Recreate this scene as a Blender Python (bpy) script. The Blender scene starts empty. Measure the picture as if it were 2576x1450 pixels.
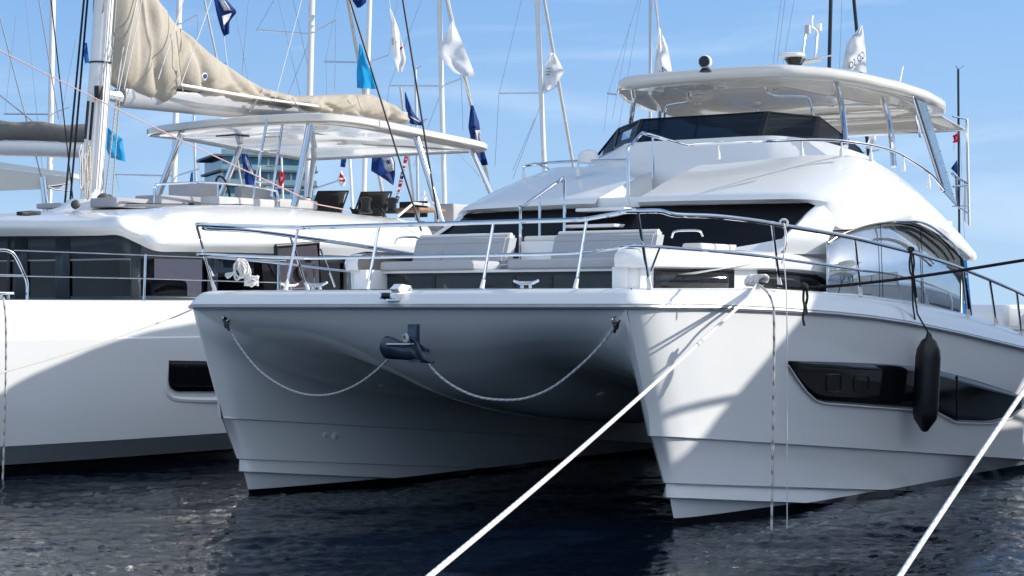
import bpy, bmesh, math, random
from mathutils import Vector, Matrix, noise
random.seed(7)
C = bpy.context.scene.collection
SC = bpy.context.scene
# ------------------------------------------------------------------ camera, sky, sun
FPX, CX, HY, CAMZ = 5070., 1288., 772., 1.9       # photo measured on a 2576 x 1450 grid
cam_d = bpy.data.cameras.new('camera'); cam = bpy.data.objects.new('camera', cam_d); C.objects.link(cam)
cam.location = (0, 0, CAMZ); cam.rotation_euler = (math.radians(90), 0, 0)
cam_d.sensor_width = 36; cam_d.lens = 36*FPX/2576.; cam_d.shift_y = (HY-725)/2576.
cam_d.clip_start = .2; cam_d.clip_end = 6000
SC.camera = cam
SUN_DIR = Vector((1.389, .265, .72)).normalized()
EL = math.asin(SUN_DIR.z); AZ = math.atan2(SUN_DIR.x, SUN_DIR.y)
w = bpy.data.worlds.new('World'); SC.world = w; w.use_nodes = True
nt = w.node_tree; nt.nodes.clear()
sky = nt.nodes.new('ShaderNodeTexSky'); sky.sky_type = 'NISHITA'; sky.sun_disc = False
sky.sun_elevation = EL; sky.sun_rotation = AZ; sky.altitude = 0; sky.air_density = 1.0; sky.dust_density = .7; sky.ozone_density = 2.2
bg = nt.nodes.new('ShaderNodeBackground'); bg.inputs['Strength'].default_value = .105
wo = nt.nodes.new('ShaderNodeOutputWorld')
tc = nt.nodes.new('ShaderNodeTexCoord'); mp = nt.nodes.new('ShaderNodeMapping'); mp.inputs['Scale'].default_value = (3.2, 3.2, 15); mp.inputs['Rotation'].default_value = (0, .5, .2)
nz = nt.nodes.new('ShaderNodeTexNoise'); nz.inputs['Scale'].default_value = 1.7; nz.inputs['Detail'].default_value = 7; nz.inputs['Roughness'].default_value = .55; nz.inputs['Distortion'].default_value = .6
cr_ = nt.nodes.new('ShaderNodeMapRange'); cr_.inputs['From Min'].default_value = .48; cr_.inputs['From Max'].default_value = .85; cr_.inputs['To Max'].default_value = .55
mixs = nt.nodes.new('ShaderNodeMix'); mixs.data_type = 'RGBA'
nt.links.new(tc.outputs['Generated'], mp.inputs['Vector']); nt.links.new(mp.outputs[0], nz.inputs['Vector']); nt.links.new(nz.outputs['Fac'], cr_.inputs['Value'])
nt.links.new(cr_.outputs[0], mixs.inputs['Factor']); nt.links.new(sky.outputs[0], mixs.inputs[6]); mixs.inputs[7].default_value = (5.6, 6.6, 7.8, 1)
sx = nt.nodes.new('ShaderNodeSeparateXYZ'); hz = nt.nodes.new('ShaderNodeMapRange'); hz.interpolation_type = 'SMOOTHSTEP'
hz.inputs['From Min'].default_value = -.02; hz.inputs['From Max'].default_value = .42; hz.inputs['To Min'].default_value = .92; hz.inputs['To Max'].default_value = .15
rampn = nt.nodes.new('ShaderNodeValToRGB'); rampn.color_ramp.elements[0].color = (3.0, 4.5, 6.2, 1); rampn.color_ramp.elements[1].color = (.68, 2.3, 5.7, 1); rampn.color_ramp.elements[0].position = .0; rampn.color_ramp.elements[1].position = .2
mixh = nt.nodes.new('ShaderNodeMix'); mixh.data_type = 'RGBA'
nt.links.new(tc.outputs['Generated'], sx.inputs[0]); nt.links.new(sx.outputs['Z'], hz.inputs['Value']); nt.links.new(sx.outputs['Z'], rampn.inputs[0])
nt.links.new(hz.outputs[0], mixh.inputs['Factor']); nt.links.new(sky.outputs[0], mixh.inputs[6]); nt.links.new(rampn.outputs[0], mixh.inputs[7]); nt.links.new(mixh.outputs[2], mixs.inputs[6])
# unseen bright cloud added behind the camera as fill for shaded front faces
mp2 = nt.nodes.new('ShaderNodeMapping'); mp2.inputs['Scale'].default_value = (1.6, 1.6, 2.2); nz2 = nt.nodes.new('ShaderNodeTexNoise'); nz2.inputs['Scale'].default_value = 2.2; nz2.inputs['Detail'].default_value = 6
nt.links.new(tc.outputs['Generated'], mp2.inputs['Vector']); nt.links.new(mp2.outputs[0], nz2.inputs['Vector'])
c1 = nt.nodes.new('ShaderNodeMapRange'); c1.inputs['From Min'].default_value = .34; c1.inputs['From Max'].default_value = .58; c1.interpolation_type = 'SMOOTHSTEP'; nt.links.new(nz2.outputs['Fac'], c1.inputs['Value'])
c2 = nt.nodes.new('ShaderNodeMapRange'); c2.inputs['From Min'].default_value = .05; c2.inputs['From Max'].default_value = -.45; c2.interpolation_type = 'SMOOTHSTEP'; nt.links.new(sx.outputs['Y'], c2.inputs['Value'])
c4 = nt.nodes.new('ShaderNodeMapRange'); c4.inputs['From Min'].default_value = .10; c4.inputs['From Max'].default_value = .40; c4.interpolation_type = 'SMOOTHSTEP'; nt.links.new(sx.outputs['Z'], c4.inputs['Value'])
c5 = nt.nodes.new('ShaderNodeMath'); c5.operation = 'MULTIPLY'; nt.links.new(c1.outputs[0], c5.inputs[0]); nt.links.new(c4.outputs[0], c5.inputs[1])
c3 = nt.nodes.new('ShaderNodeMath'); c3.operation = 'MULTIPLY'; nt.links.new(c5.outputs[0], c3.inputs[0]); nt.links.new(c2.outputs[0], c3.inputs[1])
mixc = nt.nodes.new('ShaderNodeMix'); mixc.data_type = 'RGBA'; mixc.inputs[7].default_value = (9.0, 9.6, 10.3, 1); nt.links.new(c3.outputs[0], mixc.inputs['Factor']); nt.links.new(mixs.outputs[2], mixc.inputs[6])
nt.links.new(mixc.outputs[2], bg.inputs[0]); nt.links.new(bg.outputs[0], wo.inputs[0])
sl = bpy.data.lights.new('sun', 'SUN'); sl.energy = 3.7; sl.angle = math.radians(.5); sl.color = (1, .95, .865)
so = bpy.data.objects.new('sun', sl); C.objects.link(so); so.rotation_euler = SUN_DIR.to_track_quat('Z', 'Y').to_euler()
so.location = SUN_DIR*60
SC.view_settings.view_transform = 'Standard'; SC.view_settings.look = 'None'; SC.view_settings.exposure = .58; SC.view_settings.gamma = 1
SC.view_settings.use_curve_mapping = False
SC.cycles.max_bounces = 10; SC.cycles.sample_clamp_indirect = 6

# ------------------------------------------------------------------ frames and projection
O = (-1.07, 18.21); F = (-.562, -.827); L = (.827, -.562)
BOAT_ROT = math.atan2(F[1], F[0])
def Q(u, v, x=None, y=None, z=None):
    """point of the plane x=, y= or z= (boat frame: x forward, y to port, z up) behind photo point u, v"""
    r = ((u-CX)/FPX, 1., (HY-v)/FPX)
    if x is not None: t = (x+O[0]*F[0]+O[1]*F[1])/(r[0]*F[0]+F[1])
    elif y is not None: t = (y+O[0]*L[0]+O[1]*L[1])/(r[0]*L[0]+L[1])
    else: t = (z-CAMZ)/r[2]
    dx, dy = t*r[0]-O[0], t-O[1]
    return Vector((dx*F[0]+dy*F[1], dx*L[0]+dy*L[1], CAMZ+t*r[2]))
def W(p): return Vector((O[0]+p[0]*F[0]+p[1]*L[0], O[1]+p[0]*F[1]+p[1]*L[1], p[2]))
def D(u, v, d): return Vector(((u-CX)/FPX*d, d, CAMZ+(HY-v)/FPX*d))
def lerp(a, b, t): return a+(b-a)*t
def interp(tab, x):
    if x <= tab[0][0]: return tab[0][1]
    for (a, p), (b, q) in zip(tab, tab[1:]):
        if x <= b: return p+(q-p)*(x-a)/(b-a)
    return tab[-1][1]
def sm(a, b, x):
    t = min(1, max(0, (x-a)/(b-a))); return t*t*(3-2*t)
def spl(pts, n):
    """catmull-rom through pts, n steps a span"""
    P = [Vector(p) for p in pts]; out = []
    for i in range(len(P)-1):
        p0 = P[i-1] if i else P[0]*2-P[1]; p1, p2 = P[i], P[i+1]; p3 = P[i+2] if i+2 < len(P) else P[-1]*2-P[-2]
        for k in range(n):
            t = k/n
            out.append(.5*((2*p1)+(p2-p0)*t+(2*p0-5*p1+4*p2-p3)*t*t+(3*p1-p0-3*p2+p3)*t**3))
    out.append(P[-1]); return out
def sag(a, b, s, n=24):
    a, b = Vector(a), Vector(b)
    return [a.lerp(b, i/n)-Vector((0, 0, s*4*(i/n)*(1-i/n))) for i in range(n+1)]

# ------------------------------------------------------------------ materials
def mat(name, col, rough=.5, metal=0., noise_amt=.06, nscale=8., coat=0., bump=0., bscale=60., trans=0., alpha=1., spec=.5, ior=1.45, stretch=(1, 1, 1)):
    m = bpy.data.materials.new(name); m.use_nodes = True; t = m.node_tree; b = t.nodes['Principled BSDF']
    b.inputs['Roughness'].default_value = rough; b.inputs['Metallic'].default_value = metal
    b.inputs['Coat Weight'].default_value = coat; b.inputs['Coat Roughness'].default_value = .03
    b.inputs['Transmission Weight'].default_value = trans; b.inputs['Alpha'].default_value = alpha
    b.inputs['Specular IOR Level'].default_value = spec; b.inputs['IOR'].default_value = ior
    c = t.nodes.new('ShaderNodeTexCoord'); mm = t.nodes.new('ShaderNodeMapping'); mm.inputs['Scale'].default_value = stretch
    n = t.nodes.new('ShaderNodeTexNoise'); n.inputs['Scale'].default_value = nscale; n.inputs['Detail'].default_value = 6
    t.links.new(c.outputs['Object'], mm.inputs[0]); t.links.new(mm.outputs[0], n.inputs['Vector'])
    r = t.nodes.new('ShaderNodeValToRGB'); r.color_ramp.elements[0].position = .3; r.color_ramp.elements[1].position = .7
    r.color_ramp.elements[0].color = tuple(max(0, k*(1-noise_amt)) for k in col)+(1,)
    r.color_ramp.elements[1].color = tuple(min(1, k*(1+noise_amt)) for k in col)+(1,)
    t.links.new(n.outputs['Fac'], r.inputs[0]); t.links.new(r.outputs[0], b.inputs['Base Color'])
    if bump:
        n2 = t.nodes.new('ShaderNodeTexNoise'); n2.inputs['Scale'].default_value = bscale; n2.inputs['Detail'].default_value = 3
        bp = t.nodes.new('ShaderNodeBump'); bp.inputs['Strength'].default_value = bump; bp.inputs['Distance'].default_value = .02
        t.links.new(mm.outputs[0], n2.inputs['Vector']); t.links.new(n2.outputs['Fac'], bp.inputs['Height']); t.links.new(bp.outputs[0], b.inputs['Normal'])
    return m
M = {}
M['gel'] = mat('white_gelcoat', (.80, .805, .80), .16, noise_amt=.012, nscale=.8, coat=.5, bump=.015, bscale=.9)
M['gel2'] = mat('off_white_gelcoat', (.76, .765, .76), .22, noise_amt=.015, nscale=1, coat=.3)
M['deck'] = mat('nonslip_deck', (.70, .70, .69), .6, noise_amt=.03, nscale=30)
M['hardtop'] = mat('cream_gelcoat', (.70, .66, .595), .12, noise_amt=.02, nscale=.7, coat=.6, bump=.05, bscale=1.6)
M['chrome'] = mat('polished_stainless', (.72, .73, .75), .07, 1., noise_amt=.03)
M['alu'] = mat('brushed_aluminium', (.62, .63, .65), .3, 1., noise_amt=.05)
M['blackglass'] = mat('black_glass', (.006, .006, .008), .05, noise_amt=.1, spec=.22)
M['screenglass'] = mat('black_screen_cover', (.006, .006, .008), .3, noise_amt=.1, spec=.08)
M['winglass'] = mat('dark_window_glass', (.014, .018, .022), .03, noise_amt=.5, nscale=3, spec=.6)
M['mirrorglass'] = mat('reflective_side_glass', (.50, .56, .60), .025, .82, noise_amt=.03)
M['blueglass'] = mat('tinted_blue_glass', (.30, .42, .52), .05, 0, noise_amt=.03, trans=.75, ior=1.2)
M['darkframe'] = mat('black_frame', (.010, .011, .014), .25, noise_amt=.1)
M['slate'] = mat('slate_blue_frame', (.030, .045, .060), .3, noise_amt=.08)
M['railgrey'] = mat('rub_rail_grey', (.42, .42, .43), .25, .5)
M['rubber'] = mat('black_rubber', (.010, .010, .013), .38, noise_amt=.15, nscale=5)
M['cushion'] = mat('grey_vinyl', (.40, .41, .43), .5, noise_amt=.03, bump=.1, bscale=25)
M['cushion_w'] = mat('ivory_vinyl', (.72, .71, .66), .5, noise_amt=.03)
M['seatgrey'] = mat('grey_upholstery', (.34, .34, .36), .7, noise_amt=.05, bump=.15)
M['canvas'] = mat('beige_sail_canvas', (.40, .355, .29), .85, noise_amt=.07, nscale=3, bump=.35, bscale=14)
M['greycanvas'] = mat('grey_sail_canvas', (.17, .165, .15), .85, noise_amt=.1, bump=.3, bscale=10)
M['sailcloth'] = mat('white_sailcloth', (.74, .74, .72), .7, noise_amt=.05, nscale=6)
M['mastwhite'] = mat('white_mast_paint', (.76, .76, .76), .3, noise_amt=.03)
M['boomshade'] = mat('shade_grey_boom', (.40, .41, .43), .4, .15)  # shade on the boom below the sail cover is put into this grey
M['mastalu'] = mat('weathered_mast', (.55, .56, .58), .4, .4, noise_amt=.05)
M['mastblack'] = mat('carbon_mast', (.015, .016, .02), .3, noise_amt=.1)
M['beigefurl'] = mat('beige_furled_sail', (.60, .55, .49), .8, noise_amt=.1, nscale=5)
M['wire'] = mat('rigging_wire', (.34, .35, .37), .4, .4)
M['wirelight'] = mat('pale_rope', (.62, .62, .62), .7)
M['blackwire'] = mat('black_rigging', (.012, .012, .014), .5)
M['black_net'] = mat('black_mesh_fabric', (.018, .018, .02), .8, noise_amt=.2, nscale=40)
M['wood'] = mat('teak', (.30, .16, .08), .5, noise_amt=.25, nscale=10, stretch=(1, 8, 1))
M['galv'] = mat('galvanised_steel', (.045, .065, .10), .4, .45, noise_amt=.3, nscale=12, bump=.15, bscale=30)
M['clear'] = mat('smoky_acrylic', (.10, .09, .11), .05, noise_amt=.1, trans=.35, ior=1.1)
M['white'] = mat('white_plastic', (.8, .8, .8), .35)
M['grey'] = mat('grey_plastic', (.45, .45, .46), .5)
M['red'] = mat('red_cloth', (.62, .03, .05), .8)
M['navy'] = mat('navy_cloth', (.022, .055, .22), .7, noise_amt=.2, nscale=4)
M['blue'] = mat('blue_cloth', (.03, .13, .42), .7, noise_amt=.2, nscale=4)
M['cyan'] = mat('cyan_cloth', (.03, .42, .75), .7, noise_amt=.15, nscale=4)
M['yellow'] = mat('yellow_cloth', (.70, .70, .08), .8)
M['flagwhite'] = mat('white_flag_cloth', (.90, .90, .91), .8, noise_amt=.03)
M['ink'] = mat('dark_ink', (.03, .035, .07), .7)
M['signblue'] = mat('blue_banner', (.02, .20, .50), .5)
for k_ in ('navy', 'blue', 'cyan', 'flagwhite', 'red', 'yellow'):
    t = M[k_].node_tree; b = t.nodes['Principled BSDF']; tr = t.nodes.new('ShaderNodeBsdfTranslucent'); mx = t.nodes.new('ShaderNodeMixShader'); mx.inputs[0].default_value = .5
    t.links.new(b.inputs['Base Color'].links[0].from_socket, tr.inputs['Color']); t.links.new(b.outputs[0], mx.inputs[1]); t.links.new(tr.outputs[0], mx.inputs[2]); t.links.new(mx.outputs[0], t.nodes['Material Output'].inputs[0])
def rope_mat(name, a, b, sc):
    m = bpy.data.materials.new(name); m.use_nodes = True; t = m.node_tree; p = t.nodes['Principled BSDF']; p.inputs['Roughness'].default_value = .85
    uv = t.nodes.new('ShaderNodeAttribute'); uv.attribute_name = 'ropeuv'
    wv = t.nodes.new('ShaderNodeTexWave'); wv.bands_direction = 'DIAGONAL'; wv.inputs['Scale'].default_value = sc; wv.inputs['Distortion'].default_value = .5; wv.inputs['Detail'].default_value = 1
    r = t.nodes.new('ShaderNodeValToRGB'); r.color_ramp.elements[0].color = b+(1,); r.color_ramp.elements[1].color = a+(1,); r.color_ramp.elements[0].position = .05; r.color_ramp.elements[1].position = .35
    bp = t.nodes.new('ShaderNodeBump'); bp.inputs['Strength'].default_value = .7; bp.inputs['Distance'].default_value = .005
    t.links.new(uv.outputs['Vector'], wv.inputs['Vector']); t.links.new(wv.outputs['Fac'], r.inputs[0]); t.links.new(r.outputs[0], p.inputs['Base Color'])
    t.links.new(wv.outputs['Fac'], bp.inputs['Height']); t.links.new(bp.outputs[0], p.inputs['Normal'])
    return m
M['rope'] = rope_mat('white_rope', (.76, .75, .72), (.64, .62, .59), 1)
M['ropefleck'] = rope_mat('flecked_rope', (.60, .58, .54), (.24, .22, .20), .5)
M['ropegrey'] = rope_mat('grey_rope', (.44, .45, .46), (.27, .28, .30), 1)
M['ropeblack'] = rope_mat('black_rope', (.018, .017, .017), (.005, .005, .005), 1)
M['ropepink'] = rope_mat('pink_rope', (.62, .36, .33), (.62, .52, .50), 1)
M['ropetan'] = rope_mat('tan_rope', (.50, .40, .28), (.30, .24, .17), 1)
def smoked(name, tint, refl):
    m = bpy.data.materials.new(name); m.use_nodes = True; t = m.node_tree; t.nodes.remove(t.nodes['Principled BSDF'])
    a = t.nodes.new('ShaderNodeBsdfTransparent'); a.inputs[0].default_value = tint+(1,); g = t.nodes.new('ShaderNodeBsdfGlossy'); g.inputs['Roughness'].default_value = .02; g.inputs[0].default_value = (.9, .92, .95, 1)
    f = t.nodes.new('ShaderNodeFresnel'); f.inputs[0].default_value = 1.45; k = t.nodes.new('ShaderNodeMath'); k.operation = 'MULTIPLY'; k.inputs[1].default_value = refl
    x = t.nodes.new('ShaderNodeMixShader'); t.links.new(f.outputs[0], k.inputs[0]); t.links.new(k.outputs[0], x.inputs[0]); t.links.new(a.outputs[0], x.inputs[1]); t.links.new(g.outputs[0], x.inputs[2]); t.links.new(x.outputs[0], t.nodes['Material Output'].inputs[0])
    return m
M['smoke'] = smoked('smoked_glass', (.20, .24, .28), .8)
M['tintpane'] = smoked('tinted_cabin_glass', (.17, .15, .17), 1.)
M['pink'] = mat('pink_curtain', (.34, .24, .27), .8); M['oak'] = mat('oak_panel', (.28, .17, .10), .5)
# hull paint: white gelcoat above a black antifouling line
def hull_mat(name, z0, col=(.80, .805, .80)):
    m = mat(name, col, .14, noise_amt=.01, nscale=.8, coat=.5, bump=.02, bscale=.8)
    t = m.node_tree; b = t.nodes['Principled BSDF']; old = b.inputs['Base Color'].links[0].from_socket
    c = t.nodes.new('ShaderNodeTexCoord'); s = t.nodes.new('ShaderNodeSeparateXYZ'); g = t.nodes.new('ShaderNodeMath'); g.operation = 'LESS_THAN'; g.inputs[1].default_value = z0
    mx = t.nodes.new('ShaderNodeMix'); mx.data_type = 'RGBA'; mx.inputs[7].default_value = (.006, .006, .008, 1)
    t.links.new(c.outputs['Object'], s.inputs[0]); t.links.new(s.outputs['Z'], g.inputs[0]); t.links.new(g.outputs[0], mx.inputs['Factor']); t.links.new(old, mx.inputs[6]); t.links.new(mx.outputs[2], b.inputs['Base Color'])
    return m
M['hull'] = hull_mat('hull_gelcoat', .065)
M['hull2'] = hull_mat('sail_cat_hull_gelcoat', .13)

# ------------------------------------------------------------------ mesh builder
class MB:
    def __init__(s): s.v = []; s.f = []; s.uv = {}
    def add(s, vs, fs):
        o = len(s.v); s.v += [Vector(p) for p in vs]; s.f += [[i+o for i in q] for q in fs]; return s
    def box(s, a, b, bev=0.):
        (x0, y0, z0), (x1, y1, z1) = a, b
        if not bev:
            return s.add([(x0, y0, z0), (x1, y0, z0), (x1, y1, z0), (x0, y1, z0), (x0, y0, z1), (x1, y0, z1), (x1, y1, z1), (x0, y1, z1)],
                  [(0, 3, 2, 1), (4, 5, 6, 7), (0, 1, 5, 4), (1, 2, 6, 5), (2, 3, 7, 6), (3, 0, 4, 7)])
        bm = bmesh.new(); bmesh.ops.create_cube(bm, size=1)
        for q in bm.verts: q.co = Vector((lerp(x0, x1, q.co.x+.5), lerp(y0, y1, q.co.y+.5), lerp(z0, z1, q.co.z+.5)))
        bmesh.ops.bevel(bm, geom=bm.edges[:], offset=bev, segments=3, affect='EDGES', profile=.6)
        s.addbm(bm); return s
    def addbm(s, bm):
        bm.verts.index_update(); s.add([q.co.copy() for q in bm.verts], [[q.index for q in fc.verts] for fc in bm.faces]); bm.free()
    def hexa(s, p): return s.add(p, [(0, 3, 2, 1), (4, 5, 6, 7), (0, 1, 5, 4), (1, 2, 6, 5), (2, 3, 7, 6), (3, 0, 4, 7)])
    def grid(s, rows, closed=False):
        n = len(rows[0]); vs = [p for r in rows for p in r]; fs = []
        for i in range(len(rows)-1):
            for j in range(n if closed else n-1):
                k = (j+1) % n; fs.append((i*n+j, i*n+k, (i+1)*n+k, (i+1)*n+j))
        return s.add(vs, fs)
    def tube(s, pts, r, n=8, caps=True, flat=1.):
        P = [Vector(p) for p in pts]; R = r if isinstance(r, (list, tuple)) else [r]*len(P)
        T = [((P[min(i+1, len(P)-1)]-P[max(i-1, 0)]).normalized()) for i in range(len(P))]
        up = Vector((0, 0, 1)) if abs(T[0].z) < .95 else Vector((1, 0, 0))
        N = (up-T[0]*up.dot(T[0])).normalized(); rows = []; o = len(s.v); dist = 0
        for i, p in enumerate(P):
            N = (N-T[i]*N.dot(T[i])).normalized(); B = T[i].cross(N)
            rows.append([p+N*math.cos(2*math.pi*k/n)*R[i]+B*math.sin(2*math.pi*k/n)*R[i]*flat for k in range(n)])
            if i: dist += (P[i]-P[i-1]).length
            for k in range(n): s.uv[o+i*n+k] = (dist*.11/R[i], .628*k/n, 0)
        s.grid(rows, True)
        if caps: s.f += [[o+k for k in reversed(range(n))], [o+(len(P)-1)*n+k for k in range(n)]]
        return s
    def lathe(s, c, prof, axis=(0, 0, 1), n=20):
        c = Vector(c); ax = Vector(axis).normalized(); u = ax.orthogonal().normalized(); w_ = ax.cross(u)
        rows = [[c+ax*h+(u*math.cos(2*math.pi*k/n)+w_*math.sin(2*math.pi*k/n))*r for k in range(n)] for r, h in prof]
        o = len(s.v); s.grid(rows, True); s.f += [[o+k for k in reversed(range(n))], [o+(len(prof)-1)*n+k for k in range(n)]]; return s
    def prism(s, poly, vec):
        n = len(poly); P = [Vector(p) for p in poly]; vec = Vector(vec)
        return s.add(P+[p+vec for p in P], [list(range(n))[::-1], [i+n for i in range(n)]]+[(i, (i+1) % n, (i+1) % n+n, i+n) for i in range(n)])
    def build(s, name, m, parent=None, shift=None, smooth=35, auto=False, thick=0., fix=True):
        V = s.v
        if shift: V = [p+Vector(shift) for p in V]
        loc = None
        if auto and V:
            loc = Vector((sum(p.x for p in V)/len(V), sum(p.y for p in V)/len(V), min(p.z for p in V))); V = [p-loc for p in V]
        me = bpy.data.meshes.new(name); me.from_pydata([tuple(p) for p in V], [], [tuple(q) for q in s.f])
        if s.uv:
            at = me.attributes.new('ropeuv', 'FLOAT_VECTOR', 'POINT'); fl = [0.]*(3*len(V))
            for i, q in s.uv.items(): fl[3*i:3*i+3] = q
            at.data.foreach_set('vector', fl)
        if fix:
            bm = bmesh.new(); bm.from_mesh(me); bmesh.ops.recalc_face_normals(bm, faces=bm.faces[:]); bm.to_mesh(me); bm.free()
        me.materials.append(m)
        if smooth: me.shade_smooth(); me.set_sharp_from_angle(angle=math.radians(smooth))
        o = bpy.data.objects.new(name, me); C.objects.link(o)
        if loc: o.location = loc
        if parent: o.parent = parent
        if thick:
            md = o.modifiers.new('thickness', 'SOLIDIFY'); md.thickness = thick; md.offset = 0
        return o
def tag(o, label, cat, group=None, kind=None):
    o['label'] = label; o['category'] = cat
    if group: o['group'] = group
    if kind: o['kind'] = kind
    return o
def empty(name, loc, rz=0.):
    o = bpy.data.objects.new(name, None); C.objects.link(o); o.location = loc; o.rotation_euler = (0, 0, rz); o.empty_display_size = .3; return o
def mir(p): return Vector((p[0], -p[1], p[2]))
def tubeobj(name, pts, r, m, parent, n=8, shift=None, flat=1.): return MB().tube(pts, r, n, flat=flat).build(name, m, parent, shift)

# ------------------------------------------------------------------ water
def water():
    m = bpy.data.materials.new('harbour_water'); m.use_nodes = True; t = m.node_tree; b = t.nodes['Principled BSDF']
    b.inputs['Base Color'].default_value = (.0015, .005, .013, 1); b.inputs['Roughness'].default_value = .02; b.inputs['IOR'].default_value = 1.13
    c = t.nodes.new('ShaderNodeTexCoord'); mp = t.nodes.new('ShaderNodeMapping'); mp.inputs['Scale'].default_value = (1, 1.5, 1); mp.inputs['Rotation'].default_value = (0, 0, .35)
    hs = []
    for sc, dt, wgt in ((3.1, 2, .5), (9, 3, .30), (26, 2, .10)):
        n = t.nodes.new('ShaderNodeTexNoise'); n.inputs['Scale'].default_value = sc; n.inputs['Detail'].default_value = dt; n.inputs['Distortion'].default_value = .8
        t.links.new(c.outputs['Object'], mp.inputs[0]); t.links.new(mp.outputs[0], n.inputs['Vector'])
        k = t.nodes.new('ShaderNodeMath'); k.operation = 'MULTIPLY'; k.inputs[1].default_value = wgt; t.links.new(n.outputs['Fac'], k.inputs[0]); hs.append(k)
    a = t.nodes.new('ShaderNodeMath'); a2 = t.nodes.new('ShaderNodeMath')
    t.links.new(hs[0].outputs[0], a.inputs[0]); t.links.new(hs[1].outputs[0], a.inputs[1]); t.links.new(a.outputs[0], a2.inputs[0]); t.links.new(hs[2].outputs[0], a2.inputs[1])
    bp = t.nodes.new('ShaderNodeBump'); bp.inputs['Strength'].default_value = 1.; bp.inputs['Distance'].default_value = .016; b.inputs['Specular Tint'].default_value = (.55, .76, 1, 1)
    t.links.new(a2.outputs[0], bp.inputs['Height']); t.links.new(bp.outputs[0], b.inputs['Normal'])
    mb = MB(); ts_ = [-60, -8, -1.2, -.5, -.36]+[-.30+.60*i/300 for i in range(301)]+[.36, .5, 1.2, 8, 60]; ys_ = [-40, 1, 4, 5.5]; yy = 6.2
    while yy < 40: ys_.append(yy); yy *= 1.0052
    ys_ += [44, 60, 100, 200, 500, 1500, 5000]
    rows = []
    for yy in ys_:
        row = []
        for t_ in ts_:
            xx = t_*max(yy, 3); z = 0.
            if abs(t_) < .31 and 5.8 < yy < 40:
                a, b_ = xx*.94+yy*.34, -xx*.34+yy*.94; e_ = min(1, (yy-5.8)*2, (40-yy)*.2)
                q1 = noise.noise((a*.55, b_*.95, 1)); q2 = noise.noise((a*1.5+q1, b_*2.6, 4)); q3 = noise.noise((a*5.5, b_*9+q2, 7)); q4 = noise.noise((a*12, b_*17+q3, 11))
                z = e_*(.03*q1+.030*(.35-abs(q2))+.026*(.3-abs(q3))+.0075*q4)
            row.append((xx, yy, z-.0))
        rows.append(row)
    mb.grid(rows); o = mb.build('water', m, smooth=180, fix=False); o['kind'] = 'structure'; o['label'] = 'dark rippled harbour water'
water()

# ================================================================== POWER CATAMARAN
YC = 2.45
YR = [(0, 2.45), (.03, 2.50), (.1, 2.55), (.25, 2.61), (.6, 2.68), (1.2, 2.76), (2, 2.86), (3, 2.95), (4.5, 3.0), (9, 3.0), (11, 2.95), (14.3, 2.8)]
ZR = [(0, 1.9), (1, 1.895), (2, 1.87), (3, 1.83), (4, 1.78), (5, 1.70), (6, 1.61), (7, 1.51), (8.2, 1.39), (10, 1.22), (14.3, 1.05)]
ZC = [(0, 2.055), (2, 2.07), (3.75, 2.03), (5.2, 1.95), (6.7, 1.82), (7.5, 1.71), (9, 1.5), (14.3, 1.3)]
XS = [(-.6, -1.02), (0, -.80), (.25, -.71), (.39, -.645), (.8, -.43), (1.9, 0)]
def yr(t): return interp(YR, t)
def g_(z): return lerp(.78, 1., sm(0, 1.9, z)) if z >= 0 else .78*max(0, 1+z/.6)
def yo(x, z):
    t = max(0, interp(XS, z)-x); return YC+(yr(t)-YC)*g_(z)+.02*min(1, t/.1)
def QH(u, v, off=0.):
    y = 2.95
    for _ in range(12): p = Q(u, v, y=y); y = yo(p.x, p.z)+off
    return Q(u, v, y=y)
def bi(z, t):
    b = .36*(1-(1-min(t/3, 1))**2)+.05*(1-math.exp(-t/.06)); return b if z >= 0 else b*max(0, 1+z/.6)
ZROOF = [(0, 1.897), (.06, 1.82), (.12, 1.745), (.3, 1.61), (.6, 1.47), (1.0, 1.35), (1.8, 1.19), (3, 1.05), (6, .92), (14, .9)]
ZNAC = [(0, 1.897), (.06, 1.81), (.12, 1.715), (.3, 1.51), (.6, 1.27), (1.0, 1.08), (1.6, .91), (2.5, .77), (4, .66), (14, .62)]
YSF = [(0, 2.449), (.03, 2.40), (.1, 2.27), (.25, 2.02), (.5, 1.72), (1, 1.45), (2, 1.32), (14, 1.3)]
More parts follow.
